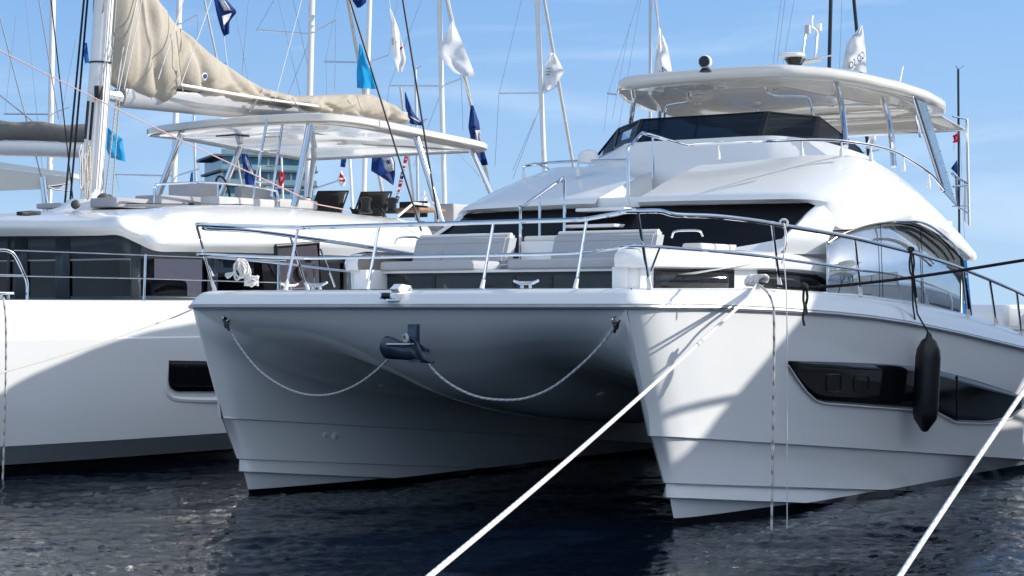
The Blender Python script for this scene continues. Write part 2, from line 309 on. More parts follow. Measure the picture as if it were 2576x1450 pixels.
def hull_row(t):
    pts = []; zroof = interp(ZROOF, t); znac = interp(ZNAC, t); ys = interp(YSF, t)
    L3, L2, L1 = max(.25-.1*t, -.34), max(.386-.09*t, -.3), max(.80-.09*t, -.26); k = min(1, t/.08)
    for i in range(9):
        fr = i/8; y = ys*fr; pts.append(Vector((-t, y, lerp(znac, zroof, sm(.12, .8, fr)))))
    zb = max(L1, .3)
    yin = YC-bi(zb, t)-.04*k
    for i in range(1, 10):
        a = math.pi/2*i/9; z = zb+(zroof-zb)*math.cos(a); y = ys+(yin-ys)*math.sin(a)
        xf = interp(XS, z)*sm(0, .6, math.sin(a)**2) if t > 0 else interp(XS, z)
        pts.append(Vector((xf-t if i > 2 else lerp(-t, xf-t, i/3), y, z)))
    lev = [(L1, .04), (L1-.012, .015), (L2+.006, .015), (L2, .018), (L2-.012, -.015), (L3+.006, .045), (L3-.012, -.02), (-.1-.2*(L3 < -.1), -.02), (-.6, 0)]
    for z, e in lev:
        b = max(0, bi(z, t)+e*k); pts.append(Vector((interp(XS, z)-t+e*.9*max(0, 1-t/.12), YC-b, z)))
    for z, e in lev[-2::-1]:
        b = max(0, (yr(t)-YC)*g_(z)+e*k); pts.append(Vector((interp(XS, z)-t+e*.9*max(0, 1-t/.12), YC+b, z)))
    zt = interp(ZR, t)
    for i in range(1, 8):
        z = lerp(L1, zt, i/7); pts.append(Vector((interp(XS, z)-t if i < 7 else -t, YC+(yr(t)-YC)*g_(z)+.02*k*(1-i/7), z)))
    return pts
TS = [0, .015, .04, .08, .13, .2, .28, .36, .45, .55, .67, .8, .95, 1.1, 1.4, 1.8, 2.3, 3, 4, 5, 6, 7, 8, 9, 10.5, 12, 14.3]
def outline(off):
    """deck edge from the starboard stern round the bow to the port stern, moved inboard by off"""
    P = [Vector((0, y, 0)) for y in (0, .4, .8, 1.2, 1.6, 1.9, 2.15, 2.32, 2.42)]+[Vector((-t, yr(t), 0)) for t in (.03, .1, .18, .3, .45, .6, .9, 1.2, 1.6, 2, 2.5, 3, 3.75, 4.5, 5.2, 6, 6.7, 7.5, 8.2, 9, 10.5, 12, 14.3)]
    R = []
    for i, p in enumerate(P):
        a, b = P[max(i-1, 0)], P[min(i+1, len(P)-1)]; T = (b-a).normalized(); N = Vector((-T.y, T.x, 0))
        N = Vector((-T.y, T.x, 0)); N = N if N.x < 0 or N.y < 0 else -N
        if i == 0: N = Vector((-1, 0, 0))
        q = p+N*off; q.y = max(q.y, 0); R.append((q, -p.x))
    return R
def power_cat():
    root = empty('power_catamaran', (O[0], O[1], 0), BOAT_ROT)
    tag(root, 'large white power catamaran with black windscreen, bow facing the camera', 'catamaran', 'power catamarans on the pontoon')
    mb = MB(); rows = []
    for t in TS:
        r = hull_row(t); rows.append([mir(p) for p in r[:0:-1]]+r)
    mb.grid(rows); hull = mb.build('hull', M['hull'], root, smooth=48)
    from mathutils.bvhtree import BVHTree
    bvh = BVHTree.FromPolygons(mb.v, mb.f); inv = (Matrix.Translation((O[0], O[1], 0)) @ Matrix.Rotation(BOAT_ROT, 4, 'Z')).inverted(); eye = inv @ Vector((0, 0, CAMZ))
    def onhull(u, v):
        dr = (inv @ D(u, v, 10)-eye).normalized(); p, n_, _, _ = bvh.ray_cast(eye, dr); n_ = n_ if n_.dot(dr) < 0 else -n_; return p, n_
    # gunwale cap and deck
    prof = [(0., .0, 0), (-.012, .012, 0), (.0, .035, .0), (.018, .05, .35), (.05, .0, .62), (.11, .0, .88), (.2, .0, 1.), (.42, .0, 1.0)]
    rows = []
    for off, dz, fr in prof:
        half = []
        for p, t in outline(off):
            z0, z1 = interp(ZR, t)+.012, interp(ZC, t)
            half.append(Vector((p.x, p.y, (z0+dz if fr == 0 else lerp(z0, z1, fr)))))
        rows.append([mir(p) for p in half[:0:-1]]+half)
    MB().grid(rows).build('gunwale', M['gel'], root, smooth=50)
    ins = rows[-1]; h = len(ins)//2; mb = MB(); mb.grid([[mir(ins[i])for i in range(h, len(ins))], [Vector((ins[i].x, 0, ins[i].z+.01)) for i in range(h, len(ins))], ins[h:]]); mb.build('deck', M['deck'], root)
    half = [Vector((p.x, p.y, interp(ZR, t)-.002)) for p, t in outline(-.016)]; path = [mir(p) for p in half[:0:-1]]+half
    rr = tubeobj('rub_rail', path, .02, M['railgrey'], hull, 8)
    half = [Vector((p.x, p.y, interp(ZR, t)+.021)) for p, t in outline(-.012)]; path = [mir(p) for p in half[:0:-1]]+half
    tubeobj('rub_rail_insert', path, .005, M['railgrey'], hull, 6)
    # hull windows
    top = spl([(1980, 908, 0), (2080, 911, 0), (2180, 914, 0), (2280, 920, 0), (2345, 930, 0), (2400, 942, 0), (2470, 962, 0), (2530, 982, 0), (2600, 1008, 0)], 3)
    us = [1984+i*(2590-1984)/26 for i in range(27)]
    TT = [(p.x, p.y) for p in top]; BT = [(1982, 914), (2022, 975), (2048, 1003), (2070, 1012), (2310, 1030), (2345, 1032), (2362, 1036), (2402, 1060), (2490, 1064), (2540, 1052), (2576, 1026), (2600, 1012)]
    for s in (1, -1):
        rows = []
        for k in range(7):
            row = []
            for u in us:
                a, b = interp(TT, u), max(interp(BT, u), interp(TT, u)+2); p = QH(u, lerp(a, b, k/6), .008); row.append(p if s > 0 else mir(p))
            rows.append(row)
        wn = MB().grid(rows).build('hull_window', M['blackglass'], root, thick=.006)
        lip = [QH(u, interp(BT, u)+3, .012) for u in us]; lip = lip if s > 0 else [mir(p) for p in lip]
        tubeobj('window_lip', lip, .007, M['gel'], wn, 6)
        mul = [QH(2408, lerp(945, 1058, k/4), .013) for k in range(5)]; tubeobj('mullion', mul if s > 0 else [mir(p) for p in mul], .008, M['darkframe'], wn, 6)
        for u, v in ((2098, 965), (2167, 966)):
            c = []
            for k in range(13):
                a = 2*math.pi*k/12; q = lambda w_: math.copysign(abs(w_)**.45, w_)
                c.append(QH(u+19*q(math.cos(a)), v+23*q(math.sin(a)), .014))
            tubeobj('porthole', c if s > 0 else [mir(p) for p in c], .006, M['darkframe'], wn, 6)
    # skin fittings on the starboard inner topside
    for u, v, r in ((818, 1094, .032), (842, 1098, .045)):
        p, n_ = onhull(u, v); MB().lathe(p, [(r, .0), (r*.9, .012), (r*.4, .02)], n_).build('skin_fitting', M['white'], root)
    for u, v, x in ((960, 971, -1.12), (1510, 992, -.66)):
        p, n_ = onhull(u, v); MB().lathe(p, [(.042, -.005), (.038, .008), (.02, .014)], n_).build('skin_fitting', M['white'], root)
    # towing eyes
    for s in (1, -1):
        p, n_ = onhull(1553, 806) if s > 0 else onhull(570, 802)
        e = MB().lathe(p, [(.036, 0), (.036, .012)], n_).build('towing_eye', M['chrome'], root)
        tubeobj('eye_ring', [p+Vector((.03+.035*math.cos(a), -.01*s, .035*math.sin(a))) for a in [2*math.pi*k/10 for k in range(11)]], .008, M['chrome'], e, 6)
    # anchor plate, roller and hatch on the nacelle
    c = Q(1045, 845, y=0)
    mb = MB(); mb.prism([Q(1015, 814, y=-.04)+Vector((.06, 0, 0)), Q(1072, 814, y=.12)+Vector((.05, 0, 0)), Q(1096, 850, y=.22)+Vector((.02, 0, 0)), Q(1078, 885, y=.16)+Vector((.02, 0, 0)), Q(1048, 880, y=.02)+Vector((.04, 0, 0))], (-.05, 0, 0))
    pl = mb.build('anchor_plate', M['galv'], root)
    for u, v in ((1013, 818), (1068, 820), (1072, 829), (1076, 838), (1081, 846), (1086, 852), (1070, 845), (1066, 858)):
        p = Q(u, v, x=c.x+.07); MB().lathe(p, [(.012, 0), (.008, .012)], (1, .2, 0), 8).build('bolt', M['chrome'], pl)
    p0 = Vector((-.34, 0, 1.98)); mb = MB()
    mb.box((p0.x, -.07, 1.97), (.12, -.05, 2.03), .006); mb.box((p0.x, .05, 1.97), (.12, .07, 2.03), .006); mb.box((p0.x-.1, -.07, 1.955), (.02, .07, 1.972))
    ro = mb.build('bow_roller', M['chrome'], root)
    MB().lathe((.09, -.05, 1.995), [(.02, 0), (.03, .015), (.022, .05), (.03, .085), (.02, .1)], (0, 1, 0)).build('roller_wheel', M['rubber'], ro)
    MB().prism([(-.22, -.03, 2.03), (-.02, -.03, 2.03), (.02, -.03, 2.06), (-.05, -.03, 2.105), (-.18, -.03, 2.09)], (0, .09, 0)).build('locker_lid', M['white'], root)
    # ---------- bow rail
    top = [Vector((-.63, 0, 2.67)), Vector((-.63, 1.0, 2.67)), Vector((-.63, 1.5, 2.67)), Vector((-.60, 1.68, 2.672)), Vector((-.22, 2.22, 2.69)), Vector((-.08, 2.40, 2.70)), Vector((-.1, 2.50, 2.70)), Vector((-.3, 2.60, 2.705))]
    top += [Q(u, v, y=y) for u, v, y in ((1700, 541, 2.68), (1800, 545, 2.76), (1900, 556, 2.82), (1985, 570, 2.86), (2080, 586, 2.9), (2150, 600, 2.93), (2230, 619, 2.94), (2310, 640, 2.95), (2400, 669, 2.95), (2500, 709, 2.95), (2576, 744, 2.95))]
    e = top[-1]; top += [e+Vector((-2, -.02, -.33)), e+Vector((-4.5, -.12, -.55))]
    mid = [Vector((-.6, 0, 2.37)), Vector((-.6, 1.0, 2.37)), Vector((-.58, 1.6, 2.375)), Vector((-.24, 2.2, 2.40)), Vector((-.08, 2.44, 2.41)), Vector((-.2, 2.53, 2.41))]
    mid += [Q(u, v, y=y) for u, v, y in ((1700, 625, 2.64), (1800, 633, 2.73), (1900, 643, 2.8), (2000, 657, 2.86), (2090, 669, 2.9), (2168, 681, 2.93))]
    for name, pp, r, lo in (('top_rail', top, .021, None), ('mid_rail', mid, .015, None)):
        half = spl(pp, 5); full = [mir(p) for p in half[:0:-1]]+half
        tubeobj(name, full, r, M['chrome'], root, 10)
    stan = [((1595, 542), (1625, 718), 2.58, 2.62), ((1942, 563), (1962, 722), 2.84, 2.8), ((2150, 602), (2165, 742), 2.93, 2.87), ((2290, 636), (2307, 768), 2.95, 2.9), ((2425, 680), (2437, 795), 2.95, 2.92), ((2490, 706), (2506, 815), 2.95, 2.92), ((2558, 738), (2570, 850), 2.95, 2.92)]
    def stanchion(a, b):
        k = b.lerp(a, .16)
        st = MB().tube([a, a.lerp(k, .97), k, b+Vector((0, 0, .03))], .014, 8).build('stanchion', M['chrome'], root)
        MB().tube([b-Vector((0, 0, .01)), b+Vector((0, 0, .02)), b.lerp(k, .9)], [.026, .022, .017], 10).build('stanchion_base', M['white'], st)
    for s in (1, -1):
        for (a, b, ya, yb) in stan:
            A, B = Q(*a, y=ya), Q(*b, y=yb)
            if a[0] == 1595: A = Vector((-.1, 2.5, 2.69)); B = Vector((-.33, 2.48, 2.06))
            if s < 0: A, B = mir(A), mir(B)
            stanchion(A, B)
        A, B = Vector((-.3, 2.60*s, 2.405)), Vector((-.33, 2.49*s, 2.2)); tubeobj('brace', [A, B], .01, M['chrome'], root)
        for y0 in (.66, 1.66):
            stanchion(Vector((-.63, y0*s, 2.66)), Vector((-.45, (y0)*s, 2.055)))
    # cleats
    def cleat(x, y, z, ang):
        cm = MB(); R = Matrix.Rotation(ang, 4, 'Z')
        pts = [Vector((-.13, 0, .075)), Vector((-.07, 0, .055)), Vector((.07, 0, .055)), Vector((.13, 0, .075))]
        cm.tube([R @ p+Vector((x, y, z)) for p in pts], [.012, .016, .016, .012], 8)
        for q in (-.04, .04): cm.tube([R @ Vector((q, 0, .055))+Vector((x, y, z)), R @ Vector((q*1.2, 0, 0))+Vector((x, y, z))], [.012, .018], 8)
        cm.build('cleat', M['chrome'], root)
    pc = Q(1905, 722, y=2.62); cleat(pc.x, 2.62, 2.06, 0.1)
    for s in (1, -1): cleat(-.36, 1.2*s, 2.055, 1.57)
    cleat(-1.6, -2.6, 2.065, -.1)
    # ---------- foredeck: window band, wings with trunk windows, sofas
    zb = 2.04
    fb = MB(); fb.box((-2.3, -1.58, 2.03), (-1.78, 1.58, 2.245)); fb.build('foredeck_moulding', M['gel'], root)
    b = MB(); b.box((-1.79, -1.545, 2.03), (-1.765, 1.555, 2.235)); wb = b.build('front_window', M['winglass'], root)
    for y in (-.85, .12, .55):
        MB().box((-1.768, y-.02, 2.03), (-1.758, y+.02, 2.235)).build('mullion', M['darkframe'], wb)
    MB().box((-1.768, -1.5, 2.205), (-1.757, 1.5, 2.235)).build('header', M['darkframe'], wb)
    MB().box((-2.9, -1.5, 2.235), (-1.70, 1.5, 2.262), .008).build('seat_plinth', M['gel'], root)
    for s in (1, -1):
        def V_(x, y, z): return Vector((x, y*s, z))
        plan = [(-1.36, 1.50), (-1.37, 1.62), (-1.46, 1.75), (-1.7, 1.86), (-2.2, 2.02), (-2.9, 2.18), (-3.6, 2.33), (-4.2, 2.44), (-4.7, 2.46), (-4.95, 2.36)]
        P = spl([(a, b_, 0) for a, b_ in plan], 4)
        def ring(inset, z, zend=None):
            R_ = []
            for i, p in enumerate(P):
                T = (P[min(i+1, len(P)-1)]-P[max(i-1, 0)]).normalized(); N = Vector((T.y, -T.x, 0)); N = -N if N.y > 0 and N.x > 0 else N
                N = Vector((-abs(N.x) if p.x > -1.5 else 0, -abs(N.y), 0))
                f_ = sm(-3.4, -4.9, p.x); zz = z if zend is None else lerp(z, zend, f_)
                q = p+N*inset; R_.append(V_(q.x, max(q.y, 1.46), zz))
            return R_
        inner = [V_(min(-1.40, p.x-.04), 1.46, 0) for p in P]
        # roof of the wing
        rows = [ring(.07, 2.255, 2.16), ring(.012, 2.27, 2.17), ring(0, 2.33, 2.21), ring(.015, 2.38, 2.25), ring(.08, 2.425, 2.29), ring(.25, 2.45, 2.32), [Vector((q.x, q.y, lerp(2.455, 2.35, sm(-3.4, -4.9, q.x)))) for q in inner]]
        MB().grid(rows).build('trunk_roof', M['gel'], root, smooth=50)
        rows = [ring(.10, 2.02, 1.85), ring(.085, 2.262, 2.17)]; MB().grid(rows).build('trunk_side', M['gel'], root)
        # end faces
        e0 = ring(.07, 2.26)[0]; MB().box((-1.9, min(1.44*s, 1.60*s), 2.03), (-1.42, max(1.44*s, 1.60*s), 2.27), .01).build('trunk_end', M['gel'], root)
        for (ua, ub) in ((1645, 1845), (1908, 2090)):
            def X(u):
                y = 1.9
                for _ in range(10):
                    p = Q(u, 700, y=y); cand = [(abs(q.x-p.x), q) for q in P]; y = min(cand)[1].y-.075
                    # linear refine
                    for a_, b_ in zip(P, P[1:]):
                        if b_.x <= p.x <= a_.x and a_.x != b_.x: y = lerp(a_.y, b_.y, (p.x-a_.x)/(b_.x-a_.x))-.078
                return p.x, y
            n = 10; rows = [[], []]
            for i in range(n+1):
                x, y = X(lerp(ua, ub, i/n)); ze = lerp(2.252, 2.19, sm(-3.0, -4.6, x)); 
                if ub == 2090 and i >= n-2: ze -= .03*(i-n+2)**1.5
                rows[0].append(V_(x, y, 2.02)); rows[1].append(V_(x, y, ze-.005))
            tw = MB().grid(rows).build('trunk_window', M['winglass'], root, thick=.012)
            fr = [rows[0][0], rows[1][0]]+rows[1]+[rows[1][-1], rows[0][-1]]
            tubeobj('window_frame', fr, .011, M['darkframe'], tw, 6)
        # sofas
        y0, y1 = (.10, 1.42) if s > 0 else (.30, 1.46)
        a, b_ = sorted((y0*s, y1*s)); a2, b2 = sorted((.27*s, 1.44*s))
        MB().box((-2.15, a, 2.262), (-1.66, b_, 2.355), .035).build('seat_cushion', M['cushion'], root)
        bk = MB(); bm = bmesh.new(); bmesh.ops.create_cube(bm, size=1)
        for q in bm.verts:
            q.co = Vector((lerp(-2.33, -2.14, q.co.x+.5)-.10*(q.co.z+.5), lerp(a2, b2, q.co.y+.5), lerp(2.33, 2.62, q.co.z+.5)))
        bmesh.ops.bevel(bm, geom=bm.edges[:], offset=.03, segments=3, affect='EDGES'); bk.addbm(bm); bo = bk.build('seat_back', M['cushion'], root)
        tubeobj('seam', [Vector((-2.215, a2+.03, 2.545)), Vector((-2.215, b2-.03, 2.545))], .005, M['cushion'], bo, 6)
        for yy in (.33, .66): tubeobj('seam', [Vector((-2.135, lerp(a2, b2, yy), 2.36)), Vector((-2.222, lerp(a2, b2, yy), 2.54))], .004, M['cushion'], bo, 6)
        rr_ = MB().tube([Vector((-2.32, a2+.02, 2.61)), Vector((-2.32, b2-.02, 2.61))], .035, 10).build('head_bolster', M['cushion_w'], bo)
        gr = spl([Q(1690, 598, y=1.65), Q(1698, 583, y=1.65), Q(1735, 580, y=1.68), Q(1760, 582, y=1.7), Q(1768, 594, y=1.7)], 4)
        tubeobj('grab_rail', gr if s > 0 else [mir(p) for p in gr], .012, M['chrome'], root)
        for k in range(3):
            x0 = -2.62-k*.3; MB().box((x0-.27, min(1.5*s, 1.72*s), 2.44), (x0, max(1.5*s, 1.72*s), 2.515), .03).build('sun_pad', M['cushion_w'], root)
    MB().box((-2.75, -.27, 2.25), (-2.45, .27, 2.56), .02).build('sofa_console', M['gel'], root)
    MB().box((-2.72, -.27, 2.555), (-2.5, .27, 2.615), .03).build('console_pad', M['cushion_w'], root)
    # ---------- windscreen
    rows = []
    for fr in (0, .25, .5, .75, 1):
        row = []
        for i in range(25):
            y = lerp(-1, 1, i/24); c = 1-y*y
            xt, zt, xb, zb_ = -4.22+.36*c, 2.955, -3.55+.55*c, 2.40+.20*(abs(y)**3)
            row.append(Vector((lerp(xb, xt, fr), y*lerp(2.26, 2.20, fr), lerp(zb_, zt, fr))))
        rows.append(row)
    MB().grid(rows).build('windscreen', M['screenglass'], root, smooth=60)
    MB().grid([[Vector((p.x+.005, p.y, p.z)) for p in rows[0]], [Vector((p.x+.35, p.y*.98, 2.36)) for p in rows[0]], [Vector((-1.9, p.y*.9, 2.2)) for p in rows[0]]]).build('cabin_front', M['gel'], root)
    # ---------- upper shell : rows from the flybridge coaming down to brow and side window
    A_ = [(-5.15, 0, 3.46), (-5.15, .55, 3.47), (-5.2, 1.1, 3.50), (-5.32, 1.65, 3.53), (-5.62, 2.02, 3.51), (-6.0, 2.2, 3.38), (-6.5, 2.33, 3.15), (-7.05, 2.42, 2.86), (-7.5, 2.48, 2.58)]
    B_ = [(-4.45, 0, 3.26), (-4.46, .6, 3.26), (-4.52, 1.3, 3.27), (-4.68, 1.95, 3.27), (-5.0, 2.3, 3.26), (-5.6, 2.48, 3.18), (-6.3, 2.55, 2.99), (-7.0, 2.56, 2.75), (-7.56, 2.55, 2.53)]
    B2 = [(-3.84, 0, 3.05), (-3.86, .65, 3.05), (-3.95, 1.4, 3.05), (-4.12, 2.1, 3.04), (-4.5, 2.40, 3.0), (-5.25, 2.55, 2.95), (-6.1, 2.62, 2.82), (-6.95, 2.62, 2.63), (-7.55, 2.58, 2.46)]
    B3 = [(-3.80, 0, 3.0), (-3.82, .65, 3.0), (-3.91, 1.4, 2.995), (-4.09, 2.14, 2.985), (-4.40, 2.41, 2.92), (-5.2, 2.555, 2.87), (-6.05, 2.59, 2.755), (-6.92, 2.60, 2.57), (-7.5, 2.57, 2.42)]
    C_ = [(-3.84, 0, 2.965), (-3.86, .65, 2.965), (-3.95, 1.4, 2.96), (-4.12, 2.12, 2.955)]
    win = [Q(u, v, y=2.46) for u, v in ((2078, 610), (2150, 575), (2260, 556), (2350, 590), (2428, 652))]
    win = [(-4.12, 2.36, 2.70)]+[tuple(q) for q in win[1:]]
    C_ = C_+[(-4.22, 2.37, 2.72), tuple(Q(2150, 575, y=2.51)), tuple(Q(2260, 556, y=2.53)), tuple(Q(2350, 588, y=2.53)), tuple(Q(2428, 655, y=2.53))]
    ROWS = [spl(r, 6) for r in (A_, B_, B2, B3, C_)]
    def column(j): return [r[j] for r in ROWS]
    cols = [spl(column(j)[:3], 5)+column(j)[3:] for j in range(len(ROWS[0]))]
    js = list(range(len(cols)))
    for s in (1, -1):
        sel = [j for j in js if cols[j][2].y >= (.42 if s > 0 else .18)]
        # keep a straight cut beside the companionway
        g0 = []
        for j in sel:
            g0.append([p if s > 0 else mir(p) for p in cols[j]])
        yc_ = .30 if s > 0 else -.30
        first = [Vector((p.x, yc_, p.z)) for p in g0[0]]
        MB().grid([first]+g0).build('upper_shell', M['gel'], root, smooth=40)
        # inner wall beside the stair
        mb = MB(); low = [Vector((p.x, yc_, min(p.z, 2.93)-.0)) for p in first]
        base = [Vector((min(p.x, -3.9), yc_, 2.95)) for p in first]; mb.grid([first, base]); mb.build('stair_cheek', M['gel'], root)
        # brow soffit
        mb = MB(); mb.grid([[q[-1] for q in ([first]+g0)[:20]], [Vector((q[-1].x-.35, q[-1].y*.96, 2.962)) for q in ([first]+g0)[:20]]]); mb.build('brow_soffit', M['gel2'], root)
        # A pillar below the brow and rear quarter
        lc = [Q(2062, 513, y=2.2), Q(2036, 538, y=2.22), Q(2007, 568, y=2.235), Q(1979, 597, y=2.24), Q(1975, 640, y=2.2)]
        rc = [Vector((-4.19, 2.28, 2.93)), Vector((-4.23, 2.345, 2.82)), Vector((-4.22, 2.37, 2.72)), Q(2086, 599, y=2.40), Q(2079, 640, y=2.36)]
        gg = []
        for a, b_ in zip(spl(lc, 4), spl(rc, 4)): gg.append([q if s > 0 else mir(q) for q in (a+Vector((-.02, -.05, 0)), a+Vector((.025, .0, 0)), a.lerp(b_, .5)+Vector((.03, .03, 0)), b_)])
        MB().grid(gg).build('windscreen_pillar', M['gel'], root, smooth=60)
        # coaming: outer face from shell top up to flybridge floor edge
        a1 = [c_[0] if s > 0 else mir(c_[0]) for c_ in cols]
        a1 = [p for p in a1]
        inner_ = [Vector((p.x-.12 if abs(p.y) < 1.8 else p.x, p.y*(1. if abs(p.y) < 1.8 else .93), p.z-.01)) for p in a1]
        dn = [Vector((p.x, p.y, 2.95)) if p.z > 3 else Vector((p.x, p.y, p.z-.2)) for p in inner_]
        sel2 = [i for i, p in enumerate(a1) if abs(p.y) > 1.5]
        MB().grid([[a1[i] for i in sel2], [inner_[i] for i in sel2], [dn[i] for i in sel2]]).build('coaming', M['gel'], root)
        # flybridge side rail
        fr_ = [Vector((-5.3, 1.2, 3.62)), Vector((-5.42, 1.65, 3.65)), Vector((-5.62, 1.98, 3.65)), Vector((-6.0, 2.17, 3.52)), Vector((-6.5, 2.30, 3.30)), Vector((-6.85, 2.36, 3.12)), Vector((-7.02, 2.40, 2.98))]
        fr_ = [Q(1730, 367, y=.72), Q(1775, 362, y=.9), Q(1930, 356, y=1.55), Q(2040, 352, y=1.8), Q(2105, 354, y=1.95), Q(2150, 359, y=2.04), Q(2205, 368, y=2.12), Q(2260, 386, y=2.2), Q(2310, 416, y=2.3), Q(2345, 442, y=2.34), Q(2376, 478, y=2.38)]
        if s < 0: fr_ = [Vector((-4.65, .3, 3.52)), Vector((-4.72, 1.2, 3.54)), Vector((-4.85, 1.75, 3.53)), Vector((-5.2, 2.08, 3.54)), Vector((-5.6, 2.12, 3.6)), Vector((-6.2, 2.2, 3.48))]
        fr_ = spl(fr_, 4); fr_ = fr_ if s > 0 else [mir(p) for p in fr_]
        rl = tubeobj('flybridge_rail', fr_, .016, M['chrome'], root)
        for i in (range(5, len(fr_)-2, 6) if s > 0 else range(3, len(fr_), 7)):
            p = fr_[i]; MB().tube([p, p-Vector((0, 0, .07)), p-Vector((0, 0, .10)), p-Vector((0, 0, .17))], [.01, .01, .022, .026], 8).build('rail_foot', M['white'], rl)
    # companionway: floor, steps, treads
    MB().box((-5.4, -.295, 2.955), (-3.93, .295, 2.985)).build('companionway_floor', M['gel2'], root)
    pan = MB(); pan.box((-3.93, -.295, 2.93), (-3.86, .295, 3.06), .012); pan.build('companionway_sill', M['gel'], root)
    for z, (ua, ub, v) in ((2.74, (1428, 1545, 566)), (2.92, (1450, 1572, 527))):
        a = Q(ua, v, y=-.28); b = Q(ub, v+1, y=.26); x0 = (a.x+b.x)/2+.02
        st = MB().box((x0-.24, -.30, z-.018), (x0+.02, .30, z+.018), .012).build('stair_tread', M['white'], root)
        MB().box((x0-.32, -.04, z-.2), (x0-.24, .04, z-.02)).build('tread_bracket', M['alu'], st)
    for s, uv in ((1, [(1580, 512), (1580, 385), (1590, 365), (1614, 337), (1628, 338), (1690, 356), (1730, 367)]), (-1, [(1310, 690), (1310, 530), (1316, 520), (1404, 457), (1412, 455), (1420, 466), (1420, 690)])):
        if s > 0: pts = [Q(u, v, y=.31 if i < 4 else .31+.41*(i-3)/3) for i, (u, v) in enumerate(uv)]
        else: pts = [Q(u, v, y=-.33 if u < 1405 else -.27) for u, v in uv]
        hr = tubeobj('handrail', spl(pts, 3) if s < 0 else spl(pts, 4), .018, M['chrome'], root, 10)
        if s > 0: tubeobj('handrail_post', [Q(1643, 342, y=.42), Q(1643, 448, y=.42)], .015, M['chrome'], hr)
        else: tubeobj('handrail_post', [Q(1358, 490, y=-.33), Q(1358, 640, y=-.33)], .015, M['chrome'], hr)
    # flybridge front wall below wind deflector
    lo = [(-5.05, 0, 2.95), (-5.05, .8, 2.95), (-5.1, 1.3, 2.95), (-5.3, 1.62, 2.95), (-5.7, 1.84, 2.95), (-6.2, 1.96, 2.95), (-6.9, 2.05, 2.95)]
    hi = [(-5.60, 0, 3.80), (-5.62, .82, 3.80), (-5.80, 1.08, 3.79), (-5.98, 1.31, 3.76), (-6.08, 1.68, 3.64), (-6.3, 1.9, 3.5), (-6.9, 2.05, 3.1)]
    md_ = [(-5.36, 0, 3.55), (-5.37, .82, 3.55), (-5.5, 1.16, 3.55), (-5.68, 1.46, 3.54), (-5.9, 1.76, 3.5), (-6.25, 1.93, 3.42), (-6.9, 2.05, 3.05)]
    bk = [(-7.2, 0, 3.74), (-7.2, .7, 3.74), (-7.2, 1.0, 3.72), (-7.2, 1.3, 3.68), (-7.2, 1.5, 3.5), (-7.2, 1.7, 3.4), (-7.2, 1.95, 3.0)]
    R3 = []
    for r in (lo, md_, hi):
        h_ = spl(r, 3); R3.append([mir(p) for p in h_[:0:-1]]+h_)
    MB().grid(R3).build('flybridge_front', M['gel'], root, smooth=50)
    MB().box((-9.0, -1.7, 2.80), (-5.2, 1.7, 2.945)).build('flybridge_floor', M['deck'], root)
    MB().box((-6.5, -.9, 3.0), (-5.95, .9, 3.78), .05).build('helm_console', M['gel2'], root)
    # wind deflector: framed dark panels
    def panel(q, glass='winglass', name='deflector_panel', fw=.03):
        q = [Vector(p) for p in q]; c_ = sum(q, Vector())/4; n_ = (q[1]-q[0]).cross(q[3]-q[0]).normalized()
        inn = [p.lerp(c_, fw/max(.02, (p-c_).length)*1.3) for p in q]
        pn = MB().prism([p-n_*.004 for p in inn], n_*.008).build(name, M[glass], root)
        fm = MB()
        for i in range(4):
            j = (i+1) % 4; fm.hexa([q[i]-n_*.012, q[j]-n_*.012, inn[j]-n_*.012, inn[i]-n_*.012, q[i]+n_*.012, q[j]+n_*.012, inn[j]+n_*.012, inn[i]+n_*.012])
        fm.build('panel_frame', M['darkframe'], pn, smooth=0)
    f0, f1 = Vector((-5.62, .82, 3.80)), Vector((-5.79, .82, 4.08)); g0_, g1 = Vector((-5.98, 1.31, 3.77)), Vector((-6.09, 1.31, 4.02)); h0, h1 = Vector((-6.3, 1.83, 3.56)), Vector((-6.11, 1.34, 4.0))
    panel([mir(f0), f0, f1, mir(f1)], 'smoke')
    for s in (1, -1):
        q = [f0, g0_, g1, f1] if s > 0 else [mir(p) for p in (f0, g0_, g1, f1)]; panel(q, 'smoke')
        tri = [g0_, Vector((-6.22, 1.78, 3.6)), Vector((-6.2, 1.74, 3.66)), g1]; tri = tri if s > 0 else [mir(p) for p in tri]; panel(tri, 'smoke', fw=.02)
    # ---------- hardtop
    def ht(inset, z0):
        pl = [(-5.62, 0), (-5.63, .5), (-5.66, .9), (-5.70, 1.04), (-5.78, 1.13), (-6.18, 1.40), (-6.7, 1.62), (-7.4, 1.76), (-8.1, 1.80), (-8.7, 1.74), (-9.05, 1.6), (-9.25, 1.3), (-9.3, .7), (-9.3, 0)]
        out = []
        PL = [Vector((a, b_, 0)) for a, b_ in pl]
        for p in [PL[i].lerp(PL[i+1], k/3) for i in range(len(PL)-1) for k in range(3)]+[PL[-1]]:
            c_ = Vector((-7.5, 0, 0)); k = 1-inset/(p-c_).length; q = c_+(p-c_)*k
            z = z0+.035*(1-(q.y/1.8)**2)-.045*max(0, -(q.x+6.3))-.012*max(0, -(q.x+7.2))**2; out.append(Vector((q.x, q.y, z)))
        full = out+[mir(p) for p in out[-2:0:-1]]; return full
    rows = [ht(1.2, 4.46), ht(.62, 4.465), ht(.58, 4.43), ht(.16, 4.415), ht(.03, 4.42), ht(0, 4.455), ht(.004, 4.515), ht(.05, 4.555), ht(.12, 4.575), ht(.4, 4.60), ht(1.2, 4.62)]
    mb = MB(); mb.grid(rows, True); n = len(rows[0]); mb.f += [list(range(n)), [len(mb.v)-n+i for i in range(n)]]
    hardtop = mb.build('hardtop', M['hardtop'], root, smooth=50)
    for u, v in ((1700, 395), ): pass
